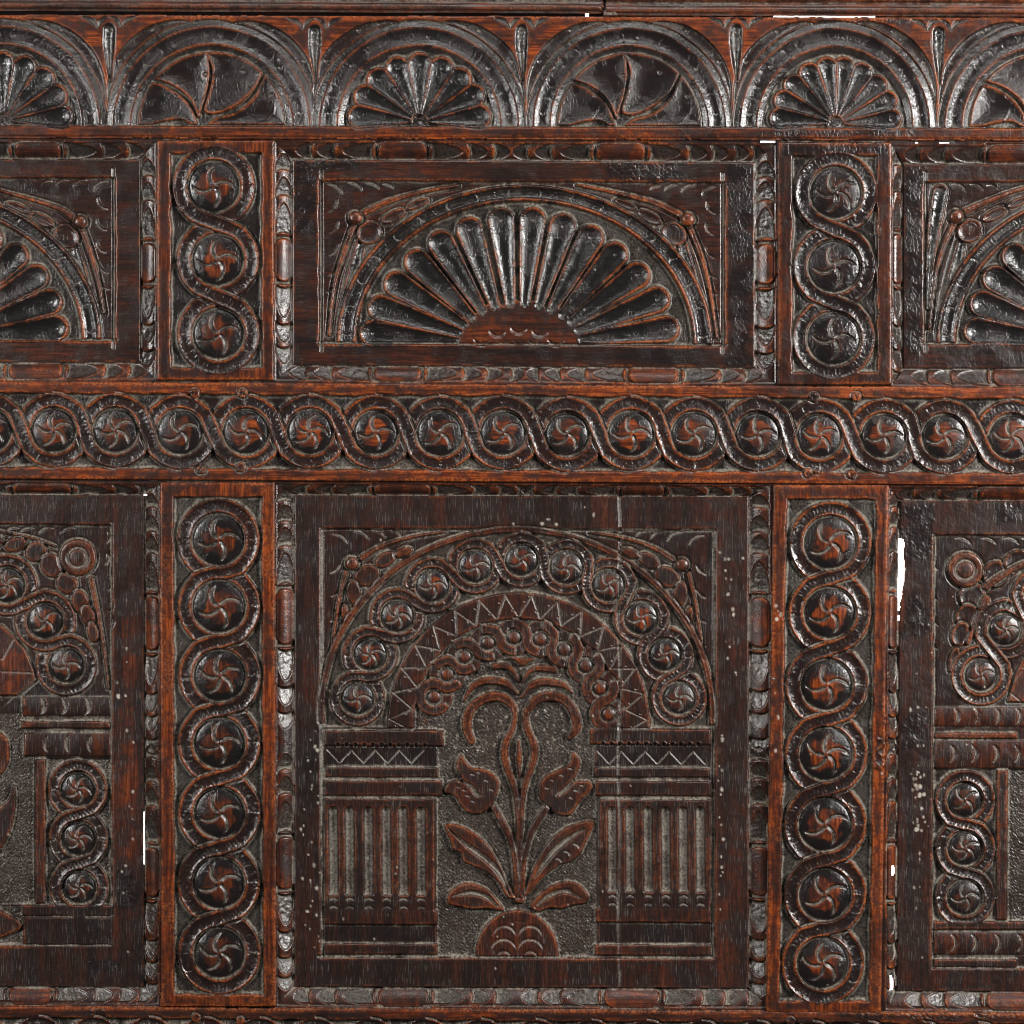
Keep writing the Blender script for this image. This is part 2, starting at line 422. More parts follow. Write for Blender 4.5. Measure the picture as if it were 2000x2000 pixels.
# ------------------------------------------------------------------ shared motifs
def guilloche(B, pts, Rc, hw, Rb, ground, top, flip=False, ends=(True, True), hatch=.9, hollow=4.2, n=5, bosstop=None, redb=.8, small=False, rimred=.5, wn=1, marks=True):
    """interlaced bands round a row of bosses; flip says which way the upper band crosses"""
    pts = [np.array(p, float) for p in pts]; N = len(pts)
    def frame(i):
        a = pts[max(i - 1, 0)]; b = pts[min(i + 1, N - 1)]
        t = (b - a) / np.hypot(*(b - a)); return t, np.array([t[1], -t[0]])     # travel, left of travel (up for +x)
    def arcpts(i, side, a0, a1, k=7):
        t, l = frame(i)
        a = np.radians(np.linspace(a0, a1, k))[:, None]
        return pts[i] + Rc * (np.sin(a) * t + np.cos(a) * side * l)
    sgn = -1 if flip else 1
    segs = []
    for i in range(N - 1):
        for over in (0, 1):
            sd = sgn if over else -sgn
            P = np.vstack([arcpts(i, sd, 0, 58), arcpts(i + 1, -sd, -58, 0)])
            segs.append((over, catmull(P, 4), i))
    caps = []
    if ends[0]: caps.append(catmull(arcpts(0, 1, 0, -180, 13), 3))
    if ends[1]: caps.append(catmull(arcpts(N - 1, 1, 0, 180, 13), 3))
    for P in caps:
        B.band(P, hw, top, hollow, lab=B.piece('guilloche_band'), hatch=hatch, black=.55, red=.10, rimred=rimred, flush=True)
    for o in (0, 1):
        for over, P, i in segs:
            if over == o:
                B.band(P, hw, top - (0 if o else (3.5 if small else .8)), hollow, lab=B.piece('guilloche_band'), moat=3.5 if o else 0, hatch=hatch, black=.55, red=.10, rimred=rimred, flush=True)
    # punched crescents and dots along the sides
    if marks:
        for i in range(N):
            for sd in (1, -1):
                for a in (-24, 24):
                    q = arcpts(i, sd, a, a, 1)[0]; t, l = frame(i)
                    tt = t if a > 0 else -t
                    ang = math.degrees(math.atan2(-tt[1], tt[0]))
                    B.arc(q[0], q[1], hw * .58, ang - 75, ang + 75, 2.2, 1.3)
                q = arcpts(i, sd, 0, 0, 1)[0]
                for k in range(3):
                    B.dot(q[0] + rng.uniform(-4, 4), q[1] + rng.uniform(-4, 4), 1.6, .9)
    for i, p in enumerate(pts):
        if small:
            lb = B.piece('rosette')
            B.boss(p[0], p[1], Rb, ground, bosstop if bosstop is not None else top - 1, n=1, lab=lb, redc=.6, dep=.01)
        else:
            lb = B.piece('rosette')
            B.boss(p[0], p[1], Rb * rng.uniform(.97, 1.03), ground, bosstop if bosstop is not None else top - .6, rot=rng.uniform(.9, 1.7), n=(4 if rng.rand() < .6 else 5), lab=lb,
                   redc=redb * rng.uniform(.75, 1.1), direction=-wn, turn=rng.uniform(1.15, 1.6))

def lobe(B, base, tip, w0, w1, top, hollow, lab, rimred=.8, inner=.80):
    """teardrop flute of a shell: raised rim, hollow middle"""
    base, tip = np.array(base, float), np.array(tip, float)
    d = tip - base; l = np.hypot(*d); d /= l
    e = tip - d * w1
    P = base + (e - base) * np.linspace(0, 1, 7)[:, None]
    hw = w0 + (w1 - w0) * np.linspace(0, 1, 7) ** .9
    r = B.near(P, hw)
    if r is None: return
    W, D, V, S, HW, acc = r
    q = D / HW
    hin = np.clip(1 - (q / inner) ** 2, 0, 1)
    h = top - hollow * np.minimum(1, HW / w1 + .15) * hin ** .85 - 2.6 * ss(q, .90, 1.06)
    B.put(W, HW - D, h, lab, 1.5, 0, .92)
    B.xwear[W] = np.maximum(B.xwear[W], rimred * ss(q, inner - .04, inner + .06) * ss(1.0 - q, 0, .10) * ss(vnoise(B.X[W], B.Y[W], 16, seed=8), -.6, .2))
    t = tip - d * w1 * .95
    ang = math.degrees(math.atan2(-d[1], d[0]))
    B.dot(t[0], t[1], 2.6, 1.0)

def shell(B, c, tips, hub, w0, w1, top, hollow, rimred=.8, name='shell_lobe'):
    for t in tips:
        b = np.array(c) + (np.array(t) - np.array(c)) * hub
        lobe(B, b, t, w0, w1, top, hollow, B.piece(name), rimred)

def edges(B, x0, x1, y0, y1, drop=10, rnd=2.2, sides='lrtb', wob=.7):
    """round the arris of a board; beyond it the tenon lies lower"""
    X, Y = B.X, B.Y
    d = np.full(X.shape, 1e3)
    if 'l' in sides: d = np.minimum(d, X - x0)
    if 'r' in sides: d = np.minimum(d, x1 - X)
    if 't' in sides: d = np.minimum(d, Y - y0)
    if 'b' in sides: d = np.minimum(d, y1 - Y)
    d = d + wob * vnoise(X, Y, 45, seed=11) + .5 * wob * vnoise(X, Y, 9, seed=12)
    B.H -= rnd * np.exp(-np.clip(d, 0, None) / 2.0)
    B.H = np.where(d < 0, np.minimum(B.H, -drop), B.H)
    B.xwear = np.maximum(B.xwear, .7 * ss(d, 0, 1.0) * ss(5 - d, 0, 3) * ss(vnoise(X, Y, 40, seed=14), -.5, .3))

def peg(B, x, y, r=9.5, h=1.5):
    lb = B.piece('peg')
    W = B.win(x - r - 4, x + r + 4, y - r - 4, y + r + 4)
    if W is None: return
    rr = np.hypot(B.X[W] - x, B.Y[W] - y) + 1.2 * vnoise(B.X[W], B.Y[W], 6, seed=2)
    B.H[W] -= 3 * np.exp(-((rr - r - 1) / 1.6) ** 2)
    B.put(W, r - rr, B.H[W].max() * 0 + h + .9 * vnoise(B.X[W], B.Y[W], 4, seed=9), lb, 1.2, .1, .8)

def lumps(B, x0, x1, y0, y1, amp=1.0, size=5.0, seed=21, soft=14, sy=None):
    W = B.win(x0 - soft, x1 + soft, y0 - soft, y1 + soft)
    if W is None: return
    X, Y = B.X[W], B.Y[W]
    d = np.minimum(np.minimum(X - x0, x1 - X), np.minimum(Y - y0, y1 - Y)) + soft * vnoise(X, Y, 26, seed=seed)
    a = ss(d, -soft * .6, soft * .6)
    n = np.clip(vnoise(X, Y, size, sy, seed=seed + 1) + .45 * vnoise(X, Y, size * .55, seed=seed + 2), -.3, 1)
    B.H[W] += amp * a * n
    B.black[W] = np.maximum(B.black[W], .8 * a)

# ------------------------------------------------------------------ backdrop
def plane(name, verts, mat):
    me = bpy.data.meshes.new(name); me.from_pydata(verts, [], [(0, 1, 2, 3)]); me.update()
    me.materials.append(mat); o = bpy.data.objects.new(name, me); C.objects.link(o); return o
bm_ = bpy.data.materials.new("white_paper"); bm_.use_nodes = True
pn = bm_.node_tree.nodes["Principled BSDF"]
nzz = bm_.node_tree.nodes.new('ShaderNodeTexNoise'); nzz.inputs['Scale'].default_value = 3
rp = bm_.node_tree.nodes.new('ShaderNodeValToRGB')
rp.color_ramp.elements[0].color = (.80, .79, .77, 1); rp.color_ramp.elements[1].color = (.86, .85, .83, 1)
bm_.node_tree.links.new(nzz.outputs[0], rp.inputs[0]); bm_.node_tree.links.new(rp.outputs[0], pn.inputs['Base Color'])
pn.inputs['Roughness'].default_value = .9
bd = plane("backdrop", [(-2.6, 1.2, -1.8), (2.6, 1.2, -1.8), (2.6, 1.2, 1.8), (-2.6, 1.2, 1.8)], bm_)
bd["kind"] = "structure"; bd["label"] = "plain white studio backdrop seen through the slits of the headboard"

XL, XR = -150, 2150

# ------------------------------------------------------------------ cornice: two lengths meeting in a broken joint
def cornice(x0, x1, bot, tilt, cut_right, seed):
    B = Board('cornice_moulding', x0, x1, -70, bot, M_RAIL, tilt, label=None)
    yy = B.Y - bot
    prof = np.interp(yy, [-100, -34, -32, -28.5, -26, -24, -19, -15, -11, -7, -4.5, -4, 0],
                         [10,   10,   10,   9,    3,   2,  3.5,  6.5,  7.6, 6.6,  4.2, 3.2, 2.2])
    B.H = prof + .5 * vnoise(B.X, B.Y, 60, 3, seed=seed)
    B.red[:] = .34; B.black = .55 * ss(vnoise(B.X, B.Y, 120, 7, seed=seed + 1), -.4, .4) * (yy < -5)
    B.xdust = .22 * np.exp(-((yy + 12) / 4) ** 2)
    if cut_right:      # splintered end
        e = x1 - 4 - .9 * (bot - B.Y) * 0 + np.where(B.Y > bot - 12, (B.Y - bot) * 1.2, -12 * 1.2 + 8)
        d = e - B.X
        B.H = np.where(d < 0, B.H - 9 * ss(-d, 0, 3), B.H)
        B.xwear = np.maximum(B.xwear, .7 * np.exp(-(d / 2.5) ** 2) * (B.Y > bot - 14))
    B.build(thick=14, taper=12, rough=.6, wear=.6, dust=.4)
cornice(XL, 1188, 26.0, .0046, True, 31)
cornice(1184, XR, 30.0, .0026, False, 41)
# torn fibres at the joint
B = Board('cornice_splinter', 1179, 1206, 17, 30, M_RAIL)
B.H = 4 + 3 * vnoise(B.X, B.Y, 9, 5, seed=61); B.xdust[:] = .45; B.red[:] = .3
B.build(thick=8, rough=1.5)

# strips added behind the cornice joint to block the backdrop, except at the slits
def block(name, x0, x1, y0, y1, d0, d1, mat):
    v = [((x - 1000) * U, d * U, (1000 - y) * U - BASE) for d in (d0, d1) for x, y in ((x0, y0), (x1, y0), (x1, y1), (x0, y1))]
    me = bpy.data.meshes.new(name)
    me.from_pydata(v, [], [(0, 3, 2, 1), (4, 5, 6, 7), (0, 1, 5, 4), (1, 2, 6, 5), (2, 3, 7, 6), (3, 0, 4, 7)]); me.update()
    me.materials.append(mat); o = bpy.data.objects.new(name, me); C.objects.link(o); o.parent = HEAD; return o
for x0, x1 in ((XL, 1144), (1151, 1514), (1714, XR)): block('gap_blocker', x0, x1, 12, 60, 37, 46, M_RAIL)

# ------------------------------------------------------------------ frieze rail with lunettes
B = Board('frieze_rail', XL, XR, 30.2, 274, M_RAIL, .0026, label='dark frieze rail carved with a row of shell and petal lunettes')
FT, FB, YB = 30.5, 272.5, 246.0
B.red = np.where(B.Y > 246, .55, .80) * ss(vnoise(B.X, B.Y, 130, 22, seed=50), -1.0, .1) * ss(1500 - B.X, -900, 500) + .16
edges(B, -999, 9999, FT, FB, sides='tb', drop=12)
B.H = np.where(B.Y > YB + 3, B.H - .5 + .9 * np.cos((B.Y - 259) / 13 * 1.2), B.H)
B.black = np.where(B.Y > YB, .55 * ss(vnoise(B.X, B.Y, 90, 14, seed=51), -.2, .5), 0) * (.5 + .5 * ss(B.X, 900, 1500))
B.H -= 4 * np.exp(-((B.Y - YB - .5) / 1.8) ** 2)
B.H -= 2.5 * np.exp(-((B.Y - 268.5) / 1.3) ** 2)
lumps(B, 1480, 1780, 250, 268, .8, 5, seed=71, soft=8)
lumps(B, 1560, 1780, 36, 42, .9, 4, seed=72, soft=6)
ARCH = [(5, 202, 's', 9), (413, 206, 'p', 0), (818, 208, 's', 9), (1229, 201, 'p', 0), (1631, 199, 's', 10), (2036, 203, 'p', 0)]
for cx, rx, kind, nl in ARCH:
    k = 206.0 / rx
    W = B.win(cx - rx - 34, cx + rx + 34, FT + 1, YB)
    X, Y = B.X[W], B.Y[W]
    dx, dy = (X - cx) * k, YB - Y
    r = np.hypot(dx, dy) + 1.0 * vnoise(X, Y, 40, seed=int(cx))
    phi = np.degrees(np.arctan2(dy, np.abs(dx)))
    # leaves hugging the shoulders of the arch
    for sgn in (-1, 1):
        lb = B.piece('shoulder_leaf')
        t = 25 * np.sin(PI * np.clip((phi - 12) / 66, 0, 1)) ** .75
        on = (np.sign(dx) == sgn)
        d = np.minimum(207 + t - r, r - 200); d = np.where(on & (phi > 12) & (phi < 78), d, -5)
        u = np.clip((r - 207) / np.maximum(t, 3), 0, 1)
        B.put(W, d, -1.0 - 4.2 * np.sin(PI * (1 - u) ** .75) ** .8, lb, 1.6, .08, .7)
        for a_ in (35, 58):
            ar = math.radians(a_); rr_ = 207 + 13
            B.dot(cx + sgn * rr_ * math.cos(ar) / k, YB - rr_ * math.sin(ar), 3.0, 1.4)
    # arch: slope, ridge, hollow, ridge, slope
    la = B.piece('lunette_arch')
    prof = np.interp(r, [139, 143.5, 146, 155, 157.5, 159.5, 164, 169, 175, 181, 186, 190.5, 192.5, 194.5, 200, 206, 208],
                        [-9, -9, -7, -2.2, -.6, -.9, -2.9, -4.9, -6.0, -5.2, -3.2, -1.0, -.4, -1.4, -3.4, -5.4, -2.0])
    B.put(W, np.minimum(207 - r, r - 141), prof + .2 * vnoise(X, Y, 7, seed=int(cx) + 4), la, 1.2, .04, .85)
    B.xwear[W] = np.maximum(B.xwear[W], .6 * (np.exp(-((r - 157.5) / 2.2) ** 2) + .8 * np.exp(-((r - 192) / 2.0) ** 2)) * ss(vnoise(X, Y, 38, seed=int(cx) + 2), -.8, .1))
    B.xdust[W] = np.maximum(B.xdust[W], .26 * (np.exp(-((r - 149.5) / 4.5) ** 2) + np.exp(-((r - 201) / 4.5) ** 2)) * (.6 + .4 * vnoise(X, Y, 3, 30, seed=4)) * (r < 210))
    for a_, inn in ((18, 1), (52, 0), (66, 1), (97, 0), (112, 1), (128, 0), (150, 1), (165, 0)):
        ar = math.radians(a_); px, py = cx + 175 * math.cos(ar) / k, YB - 175 * math.sin(ar)
        ang = a_ + (90 if inn else -90)
        B.arc(px, py, 11, ang - 70, ang + 70, 2.4, 1.1)
    for a_ in (8, 40, 84, 138, 172):
        ar = math.radians(a_); B.dot(cx + 175 * math.cos(ar) / k, YB - 175 * math.sin(ar), 3.2, 1.6)
    # field inside
    din = 143 - r
    B.put(W, np.where(dy > 0, din, -5), -11.0 + 0 * r, None, 1.6, 0, .9)
    B.xdust[W] = np.maximum(B.xdust[W], .14 * ss(din, 0, 6))
    if kind == 's':
        nn = nl; c = (cx + 1, YB - 8)
        R = 141 if nl == 9 else 136
        tips = []
        for q in range(nn):
            a = math.radians(4.5 + 171 * q / (nn - 1) + rng.uniform(-1, 1))
            tips.append((c[0] + R / k * math.cos(a), c[1] - (R - 4) * math.sin(a)))
        shell(B, c, tips, .13, 4.5, 25.5 if nl == 9 else 22.5, -1.0, 6.5, .6)
        W2 = B.win(cx - 22, cx + 24, YB - 24, YB)
        rr = np.hypot(B.X[W2] - cx - 1, B.Y[W2] - YB)
        B.put(W2, 17 - rr, -4 + 2.0 * np.cos(rr / 17 * 4.5), B.piece('shell_hub'), 1.5, .1, .8)
    else:
        clip = lambda X, Y, cx=cx, k=k: np.minimum(144 - np.hypot((X - cx) * k, YB - Y), YB - 1 - Y)
        sx = 1 / k
        mk = lambda L: [(cx + a * sx, YB + b) for a, b in L]
        PET = [[(-28, -6), (-45, -42), (-75, -68), (-115, -84), (-158, -70), (-158, 6), (-100, -6), (-62, -11), (-38, 0)],
               [(-26, -16), (-42, -50), (-75, -77), (-118, -94), (-120, -118), (-60, -150), (-15, -150), (-4, -110), (-8, -70), (-18, -36)],
               [(-15, -30), (-4, -70), (1, -110), (-11, -150), (30, -152), (72, -138), (98, -108), (92, -85), (75, -60), (45, -36), (8, -22)],
               [(5, -13), (48, -27), (82, -56), (98, -86), (112, -102), (158, -60), (158, 8), (0, 8)]]
        for pi_, L in enumerate(PET):
            B.poly(mk(L), -1.2, B.piece('petal'), 5, hollow=7.5, span=42, clip=clip, soft=1.3, black=.75, red=.06, rim=.6)
        for a, b, w_ in ((-28, -70, 60), (45, -76, 60), (-85, -30, 40), (100, -30, 45)):
            px, py = cx + a * sx, YB + b
            B.arc(px - 12, py - 8, 34, -80, 10, 2.6, 1.8)
            B.dot(px + 16, py - 30, 4, 2.0)
        B.dot(cx - 22 * sx, YB - 22, 5, 2)
for fx, ty in ((213, 46), (615, 48), (1019, 46), (1438, 44), (1834, 48)):
    P = [(fx, ty + 14), (fx - .5, ty + 40), (fx + .5, ty + 75), (fx + 2, ty + 112)]
    B.band(catmull(P, 6), np.interp(np.arange(19), [0, 6, 12, 18], [13.5, 14, 9.5, 3.5]), -.3, 7.5, rim=.10, lab=B.piece('fleuron'), moat=0, black=.95, red=0, rimred=.1)
    B.dot(fx, ty + 16, 3.2, 2)
    for s_ in (-1, 1):
        for L in ([(54, 35), (43, 33.5), (33, 37), (27, 45), (24, 56), (31, 49), (40, 44)], [(22, 56), (22, 47), (17, 38), (9, 34), (1, 35), (8, 40), (13, 46)]):
            B.poly([(fx + s_ * a_, ty - 46 + b_) for a_, b_ in L], -3.5, B.piece('tongue_cut'), 3, soft=1.3, red=.1, black=.75)
B.build(wear=.75, dust=.45, rough=.55, taper=14)

# ------------------------------------------------------------------ middle rail
B = Board('guilloche_rail', XL, XR, 742, 950, M_RAIL, .006, label='red-brown rail carved with a long running guilloche')
T, Bt = 750.5, 942.0
B.red[:] = .95
lo = ss(vnoise(B.X, B.Y, 160, 12, seed=52), -.6, .5)
B.red *= (.72 + .28 * lo)
edges(B, -999, 9999, T, Bt, sides='tb', drop=14)
B.xwear = np.maximum(B.xwear, .55 * np.exp(-((B.Y - T - 5) / 5) ** 2) * ss(vnoise(B.X, B.Y, 150, 8, seed=97), -.4, .5))
CY = 846.5
B.rect(-999, 9999, 774, 918.5, -9.5, None, 2.2, .1, .8, wob=2.0)
gx = [-146, -22, 104, 225, 351, 480, 605, 734, 859, 983, 1108, 1233, 1356, 1481, 1601, 1727, 1845, 1977, 2100]
gp = [(x, CY + rng.uniform(-1.5, 1.5)) for x in gx]
guilloche(B, gp, 59, 14.2, 42.5, -8.5, 0.2, hatch=.35, hollow=2.8, redb=1.0, rimred=.85, ends=(False, False))
for x, y in ((381, 772), (474, 771), (393, 921), (470, 916), (1590, 772), (1673, 771), (1578, 921), (1663, 922)): peg(B, x, y)
W = B.win(-200, 2200, 880, 918)
B.xdust[W] = np.maximum(B.xdust[W], .55 * ss(-B.H[W], 6.5, 8.5) * ss(vnoise(B.X[W], B.Y[W], 40, seed=53), -.4, .3))
B.build(wear=1.0, dust=.85, rough=.6, dtop=.5)

# ------------------------------------------------------------------ bottom rail
B = Board('foot_rail', XL, XR, 1962, 2112, M_RAIL, .0065, label='dark lowest rail whose carving starts at the picture edge')
T = 1972.0
B.red = .62 * ss(vnoise(B.X, B.Y, 150, 9, seed=54), -.5, .5) * ss(20 - (B.Y - T), -14, 14) + .06
edges(B, -999, 9999, T, 2110, sides='tb', drop=12)
B.rect(-999, 9999, 1995, 2100, -8, None, 2.2, .05, .9, wob=2)
gp = [(x, 2052) for x in range(-140, 2160, 108)]
guilloche(B, gp, 50, 11, 37, -8, 0, hatch=.3, hollow=4, redb=.5, rimred=.3, ends=(False, False), marks=False)
for x, y in ((383, 1992), (470, 1998), (1545, 1992)): peg(B, x, y)
lumps(B, 1640, 1990, 1974, 1984, 1.2, 6, seed=75, soft=6)
lumps(B, 175, 205, 1972, 1986, 1.2, 6, seed=76, soft=5)
B.build(wear=.7, dust=.8, rough=.7, dtop=.5)

# ------------------------------------------------------------------ muntins
def muntin(x0, x1, y0, y1, rec, bosses, flip, redv, lean=0.0, cy=1000, Rc=66, hw=15, Rb=49.5, label=None, wear=.9, dust=.8, depth=-9, rimred=.5, redb=.6, glossy=0):
    B = Board('muntin', x0 - 4, x1 + 4, y0 - 8, y1 + 8, M_MUNT, 0, lean, 1000, cy, label)
    B.red = redv * (.8 + .2 * vnoise(B.X, B.Y, 12, 90, seed=int(x0)))
    B.black = .5 * ss(vnoise(B.X, B.Y, 60, 70, seed=int(x0) + 3), .1, .7) * (1 - redv * .6)
    edges(B, x0, x1, y0, y1, drop=12)
    a, b, c, d = rec
    B.rect(a, b, c, d, depth, None, 2.2, .05, .85, wob=2.0)
    W = B.win(a, b, c, d)
    B.xdust[W] = np.maximum(B.xdust[W], (.17 if dust > .7 else .06))
    guilloche(B, bosses, Rc, hw, Rb, depth, 0.3, flip=flip, hatch=.6, hollow=3.4, redb=redb, rimred=rimred)
    W = B.win(a - 3, b + 3, c - 3, d + 3)
    if glossy: lumps(B, a, b, c, d, .35, 6, seed=int(x0), soft=10)
    return B
mu = muntin(305.5, 535, 273.5, 743, (334, 510, 300, 717), [(417, 364), (425, 507), (426, 652)], True, .62, label='red-bordered muntin with three whirling rosettes', dust=.6)
mu.build(wear=.8, dust=.6, rough=.6, dtop=.3)
mu = muntin(1519, 1742.5, 277.5, 752, (1549, 1713, 305, 726), [(1633, 376), (1630, 520), (1629, 661)], True, .26, label='black glossy muntin with three whirling rosettes', dust=.5, redb=.3, rimred=.2, glossy=1)
lumps(mu, 1520, 1740, 280, 305, .8, 4, seed=78, soft=10, sy=11)
mu.build(wear=.55, dust=.45, rough=.9, dtop=.3)
mu = muntin(311.5, 536.5, 942, 1967, (339, 511, 971, 1942), [(426, 1054), (427, 1185), (428, 1320), (427, 1452), (427, 1588), (425, 1725), (426, 1862)], False, 1.0, lean=.0025, cy=1000, label='orange-edged muntin with seven whirling rosettes', redb=.5)
bd_ = np.minimum(np.minimum(mu.X - 311.5, 536.5 - mu.X), np.minimum(mu.Y - 942, 1967 - mu.Y))
mu.xwear = np.maximum(mu.xwear, .42 * ss(26 - bd_, 0, 3) * (mu.H > -1.5) * ss(vnoise(mu.X, mu.Y, 14, 120, seed=87) + .6 * vnoise(mu.X, mu.Y, 9, seed=88), -.6, .7))
W = mu.win(300, 545, 1500, 1990); mu.red[W] *= .75
mu.build(wear=.8, dust=1.0, rough=.6, dtop=.5)
mu = muntin(1510, 1736, 946.5, 1979, (1537, 1711, 975, 1955), [(1623, 1060), (1624, 1197), (1620, 1338), (1621, 1473), (1621, 1611), (1623, 1748), (1620, 1882)], False, .85, lean=-.0145, cy=1000, label='red-edged muntin with seven whirling rosettes, leaning slightly', redb=.95, rimred=.8)
lumps(mu, 1715, 1740, 1440, 1500, 1.6, 7, seed=79, soft=8)
bd_ = np.minimum(mu.X - 1510, 1736 - mu.X)
mu.xwear = np.maximum(mu.xwear, .28 * ss(24 - bd_, 0, 3) * (mu.H > -1.5) * (mu.black < .4) * ss(vnoise(mu.X, mu.Y, 14, 140, seed=89) + .6 * vnoise(mu.X, mu.Y, 9, seed=90), -.5, .8))
mu.spots(1512, 1530, 1180, 1480, 12, (1.5, 4)); mu.spots(1505, 1725, 1000, 1950, 26, (1, 1.8))
mu.build(wear=.95, dust=.9, rough=.7, dtop=.5)

# ------------------------------------------------------------------ bays: gouged moulding ring round a sunk panel
PZ = -23.0
def ring(B, ox0, ox1, oy0, oy1, px0, px1, py0, py1, pills, redm=.36):
    """pills: dict side -> list of (a,b) runs left whole between the gouge cuts"""
    X, Y = B.X, B.Y
    wl, wr, wt, wb = px0 - ox0, ox1 - px1, py0 - oy0, oy1 - py1
    tl, tr, tt, tb = (X - ox0) / wl, (ox1 - X) / wr, (Y - oy0) / wt, (oy1 - Y) / wb
    st = np.stack([tl, tr, tt, tb]); side = st.argmin(0); t = st.min(0)
    inpanel = t >= 1
    f = lambda q: np.interp(q, [-1, 0, .10, .13, .2, .32, .48, .64, .8, .92, 1.0], [-9, -8, -8, -10.5, -10, -10.6, -12.4, -15.6, -20, -24, -25.8])
    h = f(t)
    B.H = np.where(inpanel, PZ, h); h0 = h + 0
    B.red = np.where(inpanel, B.red, redm * (.75 + .35 * vnoise(X, Y, 60, seed=33))); B.black = np.where(inpanel, B.black, .45)  # moulding's dark varnish, deepened further as painted shade from the frame
    names = 'lrtb'; labs = []
    for k in range(4):
        lb = B.piece('moulding', parent=None, mat=(M_MUNT if k < 2 else M_MOULD_H)); labs.append(lb)
        B.L[(side == k) & ~inpanel] = lb
    def scoop(k, a, deep_at, ln):
        """a gouge cut: steep at deep_at, running out over ln (signed)"""
        ax = Y if k < 2 else X
        tt_ = (t - .56) / .46
        sg = 1 if ln > 0 else -1
        bow = 7.0 * (1 - np.clip(np.abs(tt_), 0, 1.2) ** 2) * min(1, abs(ln) / 30)
        s_ = ((ax - deep_at) * sg - bow) / abs(ln)
        m = (side == k) & (t < 1.02) & (t > 0)
        wdt = np.sqrt(np.clip(1 - np.clip(s_, 0, 1) ** 2.2, 0, 1))
        e = np.clip(1 - (np.abs(tt_) / np.maximum(wdt, .05)) ** 2.5, 0, 1)
        prof = np.where(s_ >= 0, (1 - .75 * np.clip(s_, 0, 1)), np.clip(1 + s_ * abs(ln) / 3.0, 0, 1))
        cut = 9.0 * e ** .6 * prof * m * ((s_ > -.3) & (s_ < 1))
        B.H -= cut
        g_ = np.clip(cut / 5, 0, 1)
        B.red *= (1 - .75 * g_); B.black = np.maximum(B.black, .5 * g_); B.xdust = np.maximum(B.xdust, .13 * g_); B.H += .5 * g_ * vnoise(X, Y, 5, seed=27)
    for k, sd in enumerate(names):
        L = sorted(pills.get(sd, [])); lo, hi = ((oy0, oy1) if k < 2 else (ox0, ox1))
        for i, (a, b) in enumerate(L):
            left_lim = (L[i - 1][1] + a) / 2 if i else lo + 16
            right_lim = (b + L[i + 1][0]) / 2 if i < len(L) - 1 else hi - 16
            bead = B.piece('bead', parent=labs[k], mat=(M_MUNT if k < 2 else M_MOULD_H))
            ax = Y if k < 2 else X
            m = (side == k) & (t > 0) & (t < 1.0)
            wid = (wl, wr, wt, wb)[k]; hwp = .40 * wid
            q = np.minimum(ax - a, b - ax)
            lt = (t - .56) * wid
            dc = hwp - np.hypot(np.clip(hwp - q, 0, None), lt)
            hwp = .46 * wid
            dc = hwp - np.hypot(np.clip(hwp - q, 0, None), lt * .9)
            on = m & (q > -1)
            B.L[on & (dc > -1)] = bead
            B.H = np.where(m & (q > -7) & (dc < 2), h0 - 6.5 * ss(2 - dc, 0, 4) * ss(q, -8, -4), B.H)
            B.H = np.where(on & (dc >= 2), h0, B.H)
            B.red = np.where(on, redm * 1.25, B.red); B.black = np.where(on, .2, B.black)
            for sgn, e0, lim in ((-1, a, left_lim), (1, b, right_lim)):
                for off, ln in ((7, 56), (80, 32), (128, 28), (172, 22), (208, 18), (242, 16)):
                    off *= rng.uniform(.97, 1.03)
                    p0 = e0 + sgn * off
                    if (sgn > 0 and p0 + ln * .75 > lim) or (sgn < 0 and p0 - ln * .75 < lim): break
                    scoop(k, None, p0, sgn * ln)
    B.H -= 2.2 * np.exp(-((t - 1.0) / .035) ** 2)
    B.xdust = np.maximum(B.xdust, .35 * np.exp(-((t - 1.0) / .06) ** 2) * (side == 3))
    return inpanel

def border_scallops(B, pts, ang, r=15, w=6, dep=3.0):
    for (x, y), a in zip(pts, ang): B.arc(x, y, r, a - 62, a + 62, w, dep, out=True)

